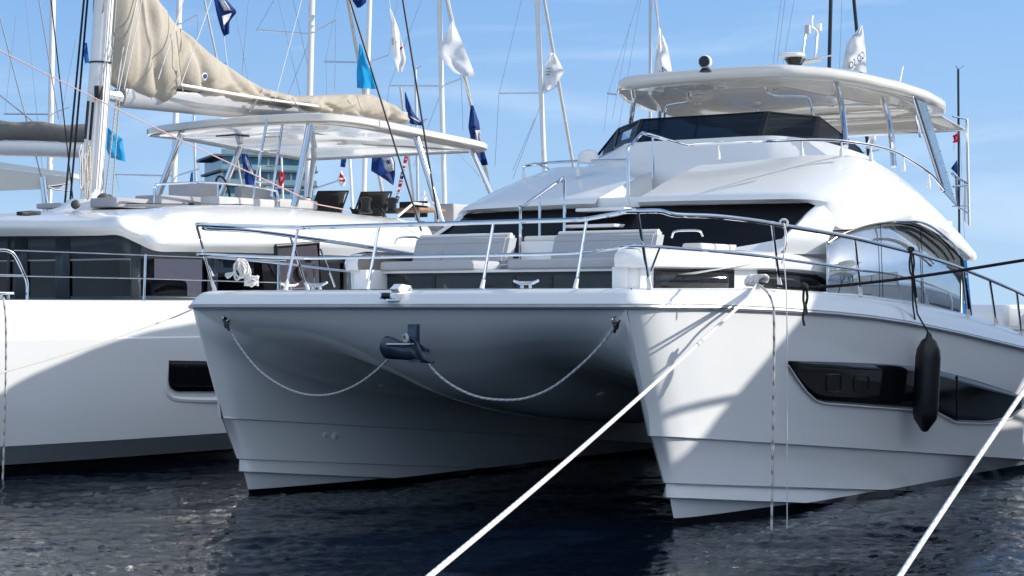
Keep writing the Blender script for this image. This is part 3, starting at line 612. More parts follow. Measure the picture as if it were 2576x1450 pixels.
    for x, y in ((-6.6, .5), (-6.6, -.5), (-7.3, .9), (-7.3, -.9), (-8.1, .5), (-8.1, -.5), (-6.2, .0)):
        MB().lathe((x, y, 4.44-.045*max(0, -(x+6.3))), [(.045, 0), (.04, -.012)], n=14).build('downlight', M['alu'], hardtop)
    # awning aft
    rows = []
    for i in range(7):
        x = lerp(-9.15, -10.0, i/6); rows.append([Vector((x, lerp(-1.5, 1.5, k/10), 4.26-.02*i-.02*math.sin(math.pi*k/10)*math.sin(math.pi*i/6))) for k in range(11)])
    MB().grid(rows).build('awning', M['hardtop'], root, thick=.012)
    # hardtop posts (curved stainless)
    for s in (1, -1):
        if s < 0:
            for pts in ([Q(1598, 232, y=-1.35), Q(1592, 270, y=-1.4), Q(1585, 320, y=-1.5)], [Vector((-7.6, -1.62, 4.38)), Vector((-7.7, -1.75, 3.2))]): tubeobj('hardtop_post', pts, .03, M['chrome'], root, 10)
        else:
          for pts in ([Q(2098, 192, y=1.33), Q(2112, 240, y=1.42), Q(2122, 300, y=1.56), Q(2127, 370, y=1.72)], [Q(2222, 250, y=1.62), Q(2235, 300, y=1.75), Q(2243, 350, y=1.88), Q(2248, 420, y=1.95)]):
            P = spl(pts, 4); P = P if s > 0 else [mir(p) for p in P]; tubeobj('hardtop_post', P, .034, M['chrome'], root, 10)
        # slanted side screen
        if s < 0: continue
        q = [Q(2297, 238, y=1.72), Q(2325, 244, y=1.72), Q(2408, 520, y=2.42), Q(2374, 482, y=2.36)]
        q = [p if s > 0 else mir(p) for p in q]; sc_ = MB().prism(q, (0, -.012*s, 0)).build('side_screen', M['blueglass'], root)
        tubeobj('screen_frame', [q[0], q[3]], .022, M['darkframe'], sc_)
        tubeobj('screen_edge', [q[0]+Vector((.04, 0, 0)), q[3]+Vector((.04, 0, 0))], .014, M['chrome'], sc_)
        for k in range(5):
            p = q[1].lerp(q[2], .12+.19*k)+Vector((.03, .015*s, 0)); MB().lathe(p, [(.014, 0), (.01, .02)], (0, s, 0), 8).build('screen_stud', M['chrome'], sc_)
        pass
    for s in (1, -1):
        hd = [Q(1905, 198, y=.6), Q(1912, 211, y=.62), Q(1935, 217, y=.7), Q(1975, 213, y=.8), Q(1988, 222, y=.85), Q(1996, 260, y=.9)]
        hd = [(-6.35, .50, 4.43), (-6.4, .52, 4.36), (-6.48, .6, 4.33), (-6.55, .85, 4.32), (-6.58, .95, 4.28), (-6.6, 1.02, 4.05), (-6.6, 1.3, 4.03)]
        hd = spl(hd, 3); tubeobj('grab_handle', hd if s > 0 else [mir(p) for p in hd], .015, M['chrome'], hardtop)
    tubeobj('roof_pole', [(-7.9, -1.3, 4.02), (-7.9, -1.25, 4.2), (-7.9, -1.1, 4.24), (-7.9, 1.5, 4.24), (-7.9, 1.68, 4.2), (-7.9, 1.75, 3.9)], .02, M['chrome'], root)
    # starboard side: barbecue / seats seen under the hardtop
    MB().box((-7.6, -1.75, 2.95), (-6.6, -1.15, 3.95), .05).build('wet_bar', M['gel2'], root)
    # searchlight, radar pedestal, nav mast
    p = Q(1775, 177, y=.35); sl_ = MB().lathe(p, [(.07, -.02), (.06, 0), (.035, .03)]).build('searchlight', M['darkframe'], root)
    c_ = p+Vector((0, 0, .09)); MB().lathe(c_-Vector((.045, .015, 0)), [(.04, 0), (.07, .015), (.078, .05), (.07, .09), (.04, .11)], (1, .25, 0)).build('lamp_body', M['white'], sl_)
    MB().lathe(c_+Vector((.058, .012, 0)), [(.062, 0), (.05, .012)], (1, .25, 0)).build('lens', M['winglass'], sl_)
    p = Q(2000, 162, y=.55); rd = MB().lathe(p-Vector((0, 0, .02)), [(.08, 0), (.085, .02), (.11, .055), (.125, .08)], n=20).build('radar_pedestal', M['darkframe'], root)
    MB().lathe(p+Vector((.08, 0, .075)), [(.14, 0), (.155, .012), (.15, .035), (.12, .045)], n=24).build('antenna_dome', M['white'], rd)
    p = Q(2030, 152, y=.35); nm = MB()
    nm.tube([Q(2018, 150, y=.35), Q(2028, 70, y=.35), Q(2040, 66, y=.35)], .012); nm.tube([Q(2050, 150, y=.4), Q(2055, 78, y=.4), Q(2046, 70, y=.38)], .012); nm.tube([Q(2020, 150, y=.35), Q(2092, 140, y=.6)], .01); nm.tube([Q(2012, 156, y=.3), Q(2065, 150, y=.5)], .03)
    nav = nm.build('navigation_mast', M['alu'], root)
    MB().tube([Q(2041, 72, y=.37), Q(2041, 52, y=.37), Q(2042, 40, y=.37)], [.03, .02, .03]).build('anchor_light', M['white'], nav)
    MB().box(Q(2032, 80, y=.4)-Vector((.03, .03, .03)), Q(2032, 70, y=.4)+Vector((.03, .03, .03)), .01).build('camera_box', M['grey'], nav)
    MB().box(Q(2060, 72, y=.4)-Vector((.03, .03, .03)), Q(2060, 66, y=.4)+Vector((.03, .03, .03)), .01).build('horn', M['white'], nav)
    MB().tube([Q(2053, 135, y=.4), Q(2056, 84, y=.4)], [.018, .03], flat=.6).build('pennant', M['flagwhite'], nav)
    tubeobj('whip_antenna', [Q(2262, 213, y=1.5), Q(2271, 168, y=1.5)], .012, M['white'], root)
    # flybridge loudspeaker / dome by the starboard rail
    MB().lathe(Q(1480, 404, y=-.9)-Vector((0, 0, .03)), [(.12, 0), (.12, .08), (.09, .13), (.03, .15)], n=18).build('satellite_dome', M['white'], root)
    # ---------- side: saloon glass, overhang trim, arch rails
    for s in (1, -1):
        tp = spl([Q(2080, 612, y=2.46), Q(2110, 593, y=2.49), Q(2150, 577, y=2.515), Q(2200, 564, y=2.53), Q(2260, 559, y=2.54), Q(2310, 570, y=2.54), Q(2360, 597, y=2.54), Q(2400, 632, y=2.54), Q(2418, 652, y=2.54)], 4)
        gl = MB(); n = len(tp); tp = tp if s > 0 else [mir(p) for p in tp]
        gl.grid([tp, [Vector((p.x, p.y*.998, lerp(p.z, 1.55, .5))) for p in tp], [Vector((p.x, p.y*.995, 1.5)) for p in tp]])
        glass = gl.build('saloon_window', M['mirrorglass'], root, thick=.01)
        tubeobj('window_trim', [p+Vector((0, .01*s, .0)) for p in tp], .010, M['darkframe'], glass)
        for u in (2215, 2317):
            a, b_ = Q(u, 562 if u < 2300 else 573, y=2.55), Q(u+8, 790, y=2.55); a, b_ = (a, b_) if s > 0 else (mir(a), mir(b_)); tubeobj('glass_joint', [a, b_], .004, M['darkframe'], glass, 6)
        e_ = Q(2417, 652, y=2.54); e2 = Q(2440, 800, y=2.53); e_, e2 = (e_, e2) if s > 0 else (mir(e_), mir(e2)); tubeobj('rear_frame', [e_, e2], .03, M['darkframe'], glass)
        for du, dv in ((0, 0), (-16, 12)):
            ar = [Q(u+du*(i > 0), v+dv*(i/4), y=2.64) for i, (u, v) in enumerate(((2256, 557), (2310, 558), (2350, 575), (2395, 612), (2416, 640)))]
            ar = spl(ar, 4); tubeobj('arch_rail', ar if s > 0 else [mir(p) for p in ar], .014, M['chrome'] if du == 0 else M['darkframe'], root)
        # cabin side below the glass and lower coachroof
        cb = [Vector((-3.5, 2.0*s, 1.7)), Vector((-3.5, 2.0*s, 2.42)), Vector((-4.3, 2.12*s, 2.60)), Vector((-4.55, 2.2*s, 2.55)), Vector((-4.7, 2.2*s, 1.7))]
        MB().prism(cb, (0, -.06*s, 0)).build('cabin_side', M['gel'], root)
    MB().box((-13.4, -2.35, 1.2), (-10.2, 2.35, 1.26)).build('cockpit_floor', M['wood'], root)
    MB().box((-10.6, -2.3, 1.25), (-10.5, 1.2, 2.5), .02).build('cockpit_bulkhead', M['gel2'], root)
    MB().box((-9.0, -1.75, 2.66), (-7.3, 1.75, 2.79), .03).build('cockpit_overhang', M['gel'], root)
    # cockpit pole and stair rails at the stern
    pr = MB(); P0 = Q(2433, 300, y=1.75); P1 = Q(2439, 570, y=2.0)
    pr.tube([P0, P1], .022); pr.tube([P0, P0+Vector((.35, -.05, .01))], .012); po = pr.build('awning_pole', M['chrome'], root)
    rs = MB(); rs.tube([Q(2395, 436, y=2.0), Q(2404, 445, y=2.0), Q(2434, 462, y=2.0)], .016); rs.tube([Q(2405, 445, y=2.0), Q(2408, 520, y=2.0)], .015); rs.tube([Q(2398, 470, y=2.0), Q(2434, 466, y=2.0)], .013); rs.tube([Q(2428, 460, y=2.0), Q(2428, 560, y=2.0)], .015); rs.tube([Q(2412, 522, y=2.0), Q(2432, 535, y=2.0)], .012)
    rs.build('aft_rail', M['chrome'], root)
    return root
pcat = power_cat()
def copy_tree(o, parent=None):
    c = o.copy(); C.objects.link(c); c.parent = parent
    for ch in list(o.children): copy_tree(ch, c)
    return c
NEIGH = (-.8, 10.0)
nb = copy_tree(pcat); nb.location = W((NEIGH[0], NEIGH[1], 0)); nb.scale = (1.35, 1.35, 1.35); nb['label'] = 'white power catamaran moored out of the picture beyond the right edge'
# ================================================================== SAILING CATAMARAN ALONGSIDE
YL = -9.3
SH = (0, -YL, 0)
def sail_cat():
    root = empty('sailing_catamaran', W((0, YL, 0)), BOAT_ROT)
    tag(root, 'white sailing catamaran with beige sail cover on its boom, behind the power catamaran', 'catamaran')
    def B(mb, name, m, par=None, **k): return mb.build(name, M[m], par or root, SH, **k)
    def T(name, pts, r, m, par=None, n=8, **k): return tubeobj(name, pts, r, M[m], par or root, n, SH, **k)
    YO = [(-13, -5.6), (-6, -5.48), (-4, -5.52), (-2.3, -5.66), (-1, -5.86), (0, -6.04), (1, -6.25), (2, -6.5), (2.9, -6.78)]
    YI = [(-13, -7.7), (-4, -7.7), (0, -7.4), (2, -7.05), (2.9, -6.82)]
    def row(x, s):
        o, i = interp(YO, x), interp(YI, x); pin = sm(2.9, .5, x)
        q = [(i, 1.96), (i-.0*pin, .7), (lerp(i, o, .25), .05), (lerp(i, o, .5), -.5), (o-.52*pin, -.25), (o-.42*pin, .1), (o-.12*pin, .335), (o-.08*pin, .36), (o-.04*pin, .75), (o-.01*pin, 1.15), (o+.005, 1.53), (o-.012, 1.55), (o-.012, 1.9), (o-.025, 1.955), (o-.06, 1.972), (o-.5*pin, 1.985), (lerp(i, o, .3), 1.985)]
        r = []
        for y, z in q:
            xx = x if x < 2.9 else x-.12*(1.97-z)*0
            r.append(Vector((xx, y if s > 0 else 2*YL-y, z)))
        return r
    xs_ = [-13, -10, -8, -6.5, -5.5, -4.8, -4, -3.4, -2.8, -2.2, -1.6, -1, -.4, .2, .8, 1.4, 2, 2.5, 2.8, 2.9]
    for s in (1, -1): B(MB().grid([row(x, s) for x in xs_]), 'hull', 'hull2', smooth=22)
    B(MB().box((-12.5, 2*YL+7.5, .75), (-2.5, -7.5, 1.985)), 'bridge_deck', 'gel')
    B(MB().box((2.3, 2*YL+6.8, 1.55), (2.45, -6.8, 1.7), .05), 'crossbeam', 'alu')
    # topside window and its moulded lip
    hw = [421, 423, 426, 430, 436, 442, 448]+[lerp(470, 800, k/8) for k in range(9)]
    rows = []
    for fr in (0, .2, .5, .8, 1):
        r = []
        for u in hw:
            a = lerp(907, 914, (u-423)/377); b = 985 if u > 448 else 958+27*math.sqrt(max(0, 1-((448-u)/27.)**2))
            v = lerp(a, b, fr); p = Q(u-2*fr*0, v, y=-5.6); y = interp(YO, p.x)-.025; p = Q(u, v, y=y); p.y += .02; r.append(p)
        rows.append(r)
    hwin = B(MB().grid(rows), 'hull_window', 'blackglass', thick=.01)
    lip = []
    for u, v in ((412, 925), (411, 955), (414, 980), (424, 996), (442, 1004), (500, 1007), (560, 1007), (650, 1006), (800, 1004)):
        p = Q(u, v, y=-5.6); p = Q(u, v, y=interp(YO, p.x)-.05); lip.append(p)
    T('window_lip', spl(lip, 3), .04, 'hull2', hwin)
    # cabin windows
    PW = [(-3.38, YL), (-3.40, -8.4), (-3.44, -7.6), (-3.5, -7.05), (-3.72, -6.78), (-4.6, -6.55), (-6.5, -6.42), (-9, -6.35), (-11, -6.3)]
    pw = spl([(a, b, 0) for a, b in PW], 4); full = [Vector((p.x, 2*YL-p.y, 0)) for p in pw[:0:-1]]+pw
    B(MB().grid([[Vector((p.x, p.y, z)) for p in full] for z in (1.97, 2.35, 2.95)]), 'cabin_window', 'tintpane', smooth=60)
    B(MB().box((-11, 2*YL+6.6, 1.2), (-3.7, -6.9, 1.25)), 'saloon_floor', 'oak')
    B(MB().box((-5.0, -8.3, 1.25), (-4.2, -7.2, 2.25), .1), 'saloon_sofa', 'cushion_w'); B(MB().box((-6.9, -7.6, 1.25), (-5.6, -7.0, 2.3), .08), 'galley_unit', 'seatgrey')
    B(MB().box((-4.6, -9.6, 1.25), (-4.4, -8.5, 2.5), .05), 'chart_table', 'oak'); B(MB().box((-8.6, -7.4, 1.25), (-7.6, -6.95, 2.2), .08), 'saloon_sofa', 'seatgrey')
    for u_, w_ in ((-3.95, .12), (-5.1, .1), (-7.2, .14), (-9.2, .12)): B(MB().box((u_-w_, -7.0, 1.98), (u_+w_, -6.93, 2.75), .02), 'curtain', 'pink')
    B(MB().box((-10.6, -10.8, 1.25), (-10.3, -7.3, 2.7), .03), 'aft_bulkhead', 'oak')
    fm = MB()
    def strip(i0, i1, z0, z1, off=.02):
        sg = []
        for p in pw[i0:i1+1]:
            n_ = Vector((.5 if p.x > -3.7 else .1, .86, 0)); sg.append(p+n_*off)
        fm.grid([[Vector((p.x, p.y, z0)) for p in sg], [Vector((p.x, p.y, z1)) for p in sg]])
    strip(0, len(pw)-1, 1.975, 2.035); strip(0, len(pw)-1, 2.5, 2.95)
    def byu(u):
        best = 0
        for i, p in enumerate(pw):
            w_ = W(p); uu = CX+FPX*w_.x/w_.y
            if uu < u: best = i
        a, b = pw[best], pw[min(best+1, len(pw)-1)]; ua, ub = [CX+FPX*W(q).x/W(q).y for q in (a, b)]
        return a.lerp(b, 0 if ub == ua else min(1, max(0, (u-ua)/(ub-ua))))
    for ua, ub in ((18, 24), (36, 68), (139, 174), (328, 352), (520, 545), (700, 720), (862, 880)):
        a, b = byu(ua), byu(ub); n_ = Vector((.02, .03, 0)); fm.grid([[a+n_+Vector((0, 0, 1.98)), b+n_+Vector((0, 0, 1.98))], [a+n_+Vector((0, 0, 2.95)), b+n_+Vector((0, 0, 2.95))]])
    B(fm, 'window_frame', 'slate', thick=.015)
    # roof by rows
    def zq(u, v, y): return tuple(Q(u, v, y=y))
    V_ = Vector
    R0 = [(-2.9, YL, 2.80), (-2.94, -8.5, 2.79), tuple(Q(150, 594, z=2.775)), tuple(Q(240, 593, z=2.77)), tuple(Q(296, 592, z=2.765)), zq(345, 612, -6.43), zq(394, 632, -6.25), zq(470, 634, -6.19), zq(640, 637, -6.15), zq(900, 645, -6.1), zq(1080, 655, -6.1)]
    R1 = [(-2.76, YL, 2.90), (-2.8, -8.4, 2.90)]+[tuple(V_(R0[k])+V_(d)) for k, d in ((2, (.12, .10, .10)), (3, (.13, .10, .10)), (4, (.12, .12, .10)))]+[zq(352, 588, -6.28), zq(402, 604, -6.08), zq(480, 605, -6.02), zq(640, 606, -5.98), zq(900, 608, -5.95), zq(1090, 612, -5.95)]
    R2 = [(-2.98, YL, 3.03), (-3.0, -8.4, 3.03)]+[tuple(V_(R0[k])+V_(d)) for k, d in ((2, (-.06, -.02, .23)), (3, (-.08, 0, .235)), (4, (-.12, -.02, .245)))]+[zq(372, 552, -6.52), zq(430, 549, -6.42), zq(520, 549, -6.36), zq(660, 552, -6.3), zq(880, 562, -6.25), zq(1080, 575, -6.2)]
    R3 = [(-3.8, YL, 3.13), (-3.85, -8.5, 3.13), (-4.05, -7.9, 3.14), (-4.2, -7.68, 3.15), (-4.4, -7.45, 3.16), zq(400, 522, -7.25), zq(450, 518, -7.15), zq(540, 516, -7.08), zq(680, 521, -7.0), zq(850, 535, -6.9), zq(1060, 556, -6.8)]
    R4 = [(-4.6, YL, 3.20), (-4.7, -8.8, 3.2), (-4.9, -8.4, 3.2), (-5.1, -8.2, 3.2), (-5.4, -7.95, 3.2), (-5.8, -7.76, 3.2), (-6.2, -7.68, 3.2), (-6.9, -7.6, 3.2), (-8.2, -7.5, 3.18), (-9.8, -7.4, 3.1), (-12, -7.4, 3.0)]
    R5 = [(-4.6-.02*i if i < 3 else R4[i][0], YL, 3.2) for i in range(11)]
    Rs = [spl([Vector(q) for q in r], 5) for r in (R0, R1, R2, R3, R4, R5)]
    cols = [spl([r[j] for r in Rs], 4) for j in range(len(Rs[0]))]
    rows = [[c[k] for c in cols] for k in range(len(cols[0]))]
    for s in (1, -1): B(MB().grid(rows if s > 0 else [[Vector((p.x, 2*YL-p.y, p.z)) for p in r] for r in rows]), 'cabin_roof', 'gel', smooth=55)
    B(MB().grid([[Vector(p) for p in Rs[0]], [Vector((p.x-.5, min(p.y, YL)-.0 if p.y <= YL else p.y-.35, p.z+.02)) for p in Rs[0]]]), 'brow_soffit', 'gel2')
    # mast foot, mast, boom
    mb_ = Q(228, 515, y=YL); mt = Q(265, 0, y=YL); dirm = (mt-mb_).normalized(); mtop = mb_+dirm*16.5
    B(MB().lathe(Vector((mb_.x, mb_.y, 3.06)), [(1.3, -.02), (.8, .09), (.45, .2), (.30, .31)], n=28), 'mast_step', 'gel', smooth=60)
    mast = B(MB().tube([mb_-dirm*.05, mtop], .165, 24, flat=.82), 'mast', 'mastwhite')
    T('mast_track', [mb_+dirm*.1+Vector((-.17, .0, 0)), mtop+Vector((-.17, 0, 0))], .03, 'grey', mast)
    for dy in (.06, -.05, .12): T('halyard', [mb_+dirm*.2+Vector((-.02, .15+dy*.2, 0))+Vector((dy, 0, 0)), mb_+dirm*9+Vector((dy*.6, .17, 0))], .008, 'wire', mast, 6)
    T('mast_band', [mb_+dirm*1.98+Vector((.172*math.cos(a), .145*math.sin(a), 0)) for a in [2*math.pi*k/20 for k in range(21)]], .012, 'darkframe', mast)
    B(MB().box(Q(240, 242, y=YL+.16)-Vector((.09, .03, .05)), Q(250, 226, y=YL+.16)+Vector((.08, .06, .05)), .02), 'mast_winch', 'rubber', mast)
    for u, v in ((222, 255), (234, 258)): T('mast_cleat', [Q(u, v, y=YL+.15), Q(u-8, v+95, y=YL+.16)], .02, 'darkframe', mast)
    for k in range(7):
        rr = random.Random(k); c0 = Q(200+rr.random()*25, 352+rr.random()*8, y=YL+.2+rr.random()*.1); lp = []
        for j in range(15):
            a = 2*math.pi*j/14; lp.append(c0+Vector((.03*math.sin(a)+.015*rr.random(), .02*rr.random(), -.30-.03*k+.30*math.cos(a))))
        T('coiled_halyard', lp, .009, 'ropetan' if k%3==0 else 'wirelight', mast, 6)
    bo = [Q(302, 246, y=YL), Q(1012, 302, y=YL)]; bd = (bo[1]-bo[0]).normalized()
    sec = [(0, .17), (.11, .14), (.12, .02), (.07, -.09), (0, -.12), (-.07, -.09), (-.12, .02), (-.11, .14)]
    rows = [[bo[0].lerp(bo[1], k/12)+Vector((0, y*(1+.25*math.sin(math.pi*k/12)), z*(1+.25*math.sin(math.pi*k/12))-.02)) for y, z in sec] for k in range(13)]
    m_ = MB().grid(rows, True); m_.f += [list(range(8))[::-1], [len(m_.v)-8+i for i in range(8)]]; boom = B(m_, 'boom', 'boomshade', smooth=60)
    B(MB().tube([bo[0]+Vector((.28, 0, .02)), bo[0]+Vector((-.02, 0, 0))], [.07, .10]), 'gooseneck', 'alu', boom)
    T('lazy_jack_batten', [Q(455, 214, y=YL+.36), Q(560, 232, y=YL+.40), Q(680, 252, y=YL+.36), Q(800, 268, y=YL+.3)], .022, 'white', boom)
    T('batten_strut', [Q(648, 250, y=YL+.3), Q(628, 282, y=YL+.14)], .018, 'alu', boom)
    # sail cover : blown folds over the stowed sail
    top = [(262, -420), (300, -200), (345, -60), (390, 5), (440, 66), (480, 100), (510, 132), (560, 165), (600, 194), (650, 222), (690, 233), (735, 243), (780, 241), (860, 237), (930, 238), (985, 266), (1015, 293), (1024, 302)]
    bot = [(262, -200), (290, 60), (288, 140), (292, 185), (320, 205), (345, 222), (398, 246), (436, 258), (455, 232), (472, 222), (520, 232), (600, 248), (680, 262), (760, 276), (860, 288), (960, 298), (1024, 306)]
    n, mth = 150, 44; rows = []
    for i in range(n+1):
        u = lerp(283, 1024, i/n); vt, vb = interp(top, u), interp(bot, u)
        if u < 300: vb = lerp(40, 185, (u-283)/17)
        a, b = Q(u, vt, y=YL), Q(u, vb, y=YL+.3); f_ = (u-283)/741
        wd = lerp(.34, .25, f_)*(.72+.28*min(1, (1024-u)/60))*(.45+.55*sm(283, 330, u)); r = []
        for k in range(mth):
            th = 2*math.pi*k/mth; cy = math.sin(th); cz = math.cos(th)
            h = .5+.5*cz; prof = math.copysign(abs(cy)**.7, cy)*(1.1-.35*h)
            hh = h+.15*noise.noise((u*.012, h*2, 21)); rg = 1-min(1, abs(noise.noise((u*.017+hh*1.0, hh*.55, 9)))*3.2); rg2 = 1-min(1, abs(noise.noise((u*.03-hh*1.5, hh*.7+4, 13)))*3.5)
            d = .075*noise.noise((u*.020+hh*1.3, hh*.7, 3))-.105*rg*rg+.055*rg2*rg2+.016*noise.noise((u*.09+hh*2.2, hh*1.1, 5))
            if cy < -.2: d *= .6
            # gathered at the ties
            tie = sum(math.exp(-((u+42*(h-.5)-c_)/14)**2) for c_ in (455, 742, 905))
            y = YL+prof*(wd*(1-.22*tie)+d*(1 if abs(cz) < .97 else .2)); z = lerp(b.z, a.z, h)+.4*d*(h > .7)*0
            x = lerp(b.x, a.x, h)
            r.append(Vector((x, y, z)))
        rows.append(r)
    m_ = MB().grid(rows, True); m_.f += [list(range(mth))[::-1], [len(m_.v)-mth+i for i in range(mth)]]
    cover = B(m_, 'sail_cover', 'canvas', boom, smooth=180)
    emb = [Q(514+6.5*math.cos(a)*(1-.3*math.sin(a)), 193+10*math.sin(a), y=YL+.42) for a in [2*math.pi*k/14 for k in range(14)]]
    for c_, m_n, sc in ((0, 'flagwhite', 1.), (1, 'blue', .62)):
        cc = sum(emb, Vector())/14; B(MB().prism([cc+(p-cc)*sc+Vector((0, .012*c_, 0)) for p in emb], (0, .01, 0)), 'round_patch', m_n, cover)
    for u in (452, 742, 905):
        T('cover_tie', [Q(u-8+16*k/8, lerp(interp(top, u)+3, interp(bot, u)-3, k/8), y=YL+.40-.06*abs(k-4)/4) for k in range(9)], .008, 'canvas', cover, 6)
    # stowed dark sail against the mast above the cover
    m_ = MB(); rows = []
    for i in range(26):
        z = lerp(5.45, 9.2, i/25); c_ = mb_+dirm*((z-mb_.z)/dirm.z)+Vector((-.30, .03, 0)); rows.append([c_+Vector(((.16+.05*noise.noise((i*.6, k, 2)))*math.cos(2*math.pi*k/14), (.13+.05*noise.noise((i*.5, k, 7)))*math.sin(2*math.pi*k/14), 0)) for k in range(14)])
    B(m_.grid(rows, True), 'sail_luff', 'black_net', boom, smooth=180)
    # lazy jacks, topping lift, standing rigging
    for (u, v), (u2, v2) in (((398, 200), (480, -60)), ((455, 214), (560, -80)), ((312, 225), (380, -120)), ((290, 250), (310, 120)), ((690, 255), (780, -80)), ((298, 232), (356, -60))):
        T('lazy_jack', [Q(u, v, y=YL+.42), Q(u2, v2, y=YL+.25)], .007, 'wirelight', boom, 6)
    T('mainsheet', [Q(292, 255, y=YL+.1), Q(262, 515, y=YL+.2)], .011, 'ropetan', boom, 6); T('vang', [Q(300, 252, y=YL+.1), Q(282, 500, y=YL+.25)], .009, 'ropetan', boom, 6)
    for (u, v, y), (u2, v2, y2) in (((1060, 582, -6.0), (880, 0, -6.6)), ((1102, 553, -6.2), (1013, 0, -6.5))):
        a, b = Q(u, v, y=y), Q(u2, v2, y=y2); T('shroud', [a, b, b+(b-a)*.9], .014, 'blackwire', None, 6)
    for (u, v), (u2, v2) in (((163, 512), (211, 0)), ((176, 512), (220, 0)), ((183, 500), (128, 0))):
        a, b = Q(u, v, y=YL-.9), Q(u2, v2, y=YL-.5); T('shroud', [a, b, b+(b-a)*.8], .016 if u < 180 else .009, 'blackwire', None, 6)
    # flybridge: coaming, cushions, helm, seats
    B(MB().box((-12, 2*YL+7.6, 3.02), (-5.6, -7.6, 3.2)), 'flybridge_sole', 'deck')
    for (ua, ub, vt, vb, y, nm, m_n, th) in ((292, 402, 503, 517, -8.35, 'bench_cushion', 'seatgrey', .5), (405, 548, 499, 517, -8.2, 'bench_cushion', 'seatgrey', .5), (550, 692, 503, 522, -7.75, 'bench_cushion', 'grey', .35), (500, 552, 463, 500, -8.6, 'helm_console', 'grey', .6), (608, 686, 475, 506, -8.5, 'helm_seat', 'seatgrey', .15), (152, 205, 513, 520, -9.9, 'bench_cushion', 'seatgrey', .5), (703, 800, 506, 519, -8.2, 'aft_bench', 'grey', .4), (1140, 1180, 515, 560, -8.3, 'aft_seat', 'grey', .4)):
        a, b = Q(ua, vb, y=y), Q(ub, vt, y=y); B(MB().box((b.x, y-th, min(a.z, b.z)-.02), (a.x, y, max(a.z, b.z)), .03), nm, m_n)
    T('steering_wheel', [Q(560, 490, y=-8.55)+Vector((.06*math.sin(a), .26*math.cos(a)*.5, .26*math.sin(a))) for a in [2*math.pi*k/20 for k in range(21)]], .016, 'darkframe')
    T('flybridge_rail', spl([Q(388, 516, y=-8.0), Q(388, 478, y=-8.0), Q(392, 468, y=-8.0), Q(402, 464, y=-8.0), Q(500, 460, y=-7.9), Q(560, 462, y=-7.85), Q(640, 470, y=-7.8), Q(688, 479, y=-7.75), Q(697, 486, y=-7.75), Q(700, 520, y=-7.75)], 3), .017, 'chrome')
    T('rail_post', [Q(548, 462, y=-7.87), Q(549, 514, y=-7.87)], .014, 'chrome')
    for a, b, r in (((672, 300), (636, 500), .02), ((713, 298), (683, 495), .02)): T('ladder_rail', [Q(*a, y=-7.7), Q(*b, y=-7.9)], r, 'chrome')
    for v in (345, 381, 419, 458): T('ladder_rung', [Q(lerp(672, 636, (v-300)/200), v, y=-7.75), Q(lerp(713, 683, (v-298)/197), v-1, y=-7.75)], .013, 'chrome')
    # coachroof lines and blocks
    for k in range(4): T('control_line', spl([Q(262, 512+k*2.2, y=-8.7), Q(400, 514+k*1.8, y=-7.9), Q(540, 515+k, y=-7.4), Q(640, 517+k, y=-7.2)], 4), .009, ('ropeblack', 'wirelight', 'ropetan', 'wire')[k])
    for u, v in ((490, 514), (598, 517), (60, 536), (72, 535), (84, 534)): B(MB().box(Q(u, v+3, y=-7.45)-Vector((.08, .05, .02)), Q(u, v-3, y=-7.45)+Vector((.08, .05, .0)), .015), 'rope_organiser', 'rubber')
    for u, v, r in ((260, 503, .09), (272, 506, .09), (250, 515, .05), (270, 516, .07), (240, 512, .05), (190, 515, .06)): B(MB().lathe(Q(u, v, y=-8.9), [(r*.5, -.03), (r, -.025), (r*.7, 0), (r, .025), (r*.5, .03)], (.3, 1, .2), 14), 'rope_block', 'rubber')
    for u, v in ((986, 520), (920, 530)):
        p = Q(u, 538 if u > 950 else 537, y=-7.0); B(MB().lathe(p, [(.10, 0), (.10, .03), (.07, .06), (.065, .15), (.09, .19), (.09, .22), (.04, .24)], n=20), 'winch', 'rubber')
    T('coaming_handle', [Q(1000, 545, y=-6.9), Q(1040, 512, y=-6.9), Q(1078, 516, y=-7.1)], .02, 'white')
    # bimini hardtop
    zt = 4.5
    co = [Q(369, 343, z=zt), Q(395, 336, z=zt), Q(458, 328, z=zt), Q(560, 317, z=zt), Q(680, 309, z=zt), Q(791, 305, z=zt), Q(870, 309, z=zt), Q(960, 322, z=zt-.02), Q(1080, 346, z=zt-.03), Q(1190, 368, z=zt-.05), Q(1224, 378, z=zt-.06), Q(1205, 384, z=zt-.07), Q(1050, 391, z=zt-.07), Q(880, 400, z=zt-.07), Q(775, 404, z=zt-.07), Q(720, 398, z=zt-.05), Q(600, 380, z=zt-.03), Q(470, 356, z=zt-.0), Q(390, 346, z=zt)]
    loop = []
    k_ = len(co)
    for i in range(k_):
        p0, p1, p2, p3 = [co[(i+j-1) % k_] for j in range(4)]
        for t in (0, .25, .5, .75): loop.append(.5*((2*p1)+(p2-p0)*t+(2*p0-5*p1+4*p2-p3)*t*t+(3*p1-p0-3*p2+p3)*t**3))
    cc = sum(loop, Vector())/len(loop)
    def ring(k, dz): return [Vector((lerp(cc.x, p.x, k), lerp(cc.y, p.y, k), p.z+dz)) for p in loop]
    rows = [ring(.3, .02), ring(.55, .015), ring(.8, .0), ring(.92, .0), ring(.94, .02), ring(.985, .0), ring(1, .02), ring(1, .10), ring(.985, .118), ring(.9, .125), ring(.6, .135), ring(.3, .14)]
    m_ = MB().grid(rows, True); n = len(loop); m_.f += [list(range(n)), [len(m_.v)-n+i for i in range(n)]]
    bim = B(m_, 'bimini_hardtop', 'hardtop', smooth=40)
    B(MB().grid([ring(.93, .006), ring(.985, -.006)], True), 'edge_groove', 'grey', bim)
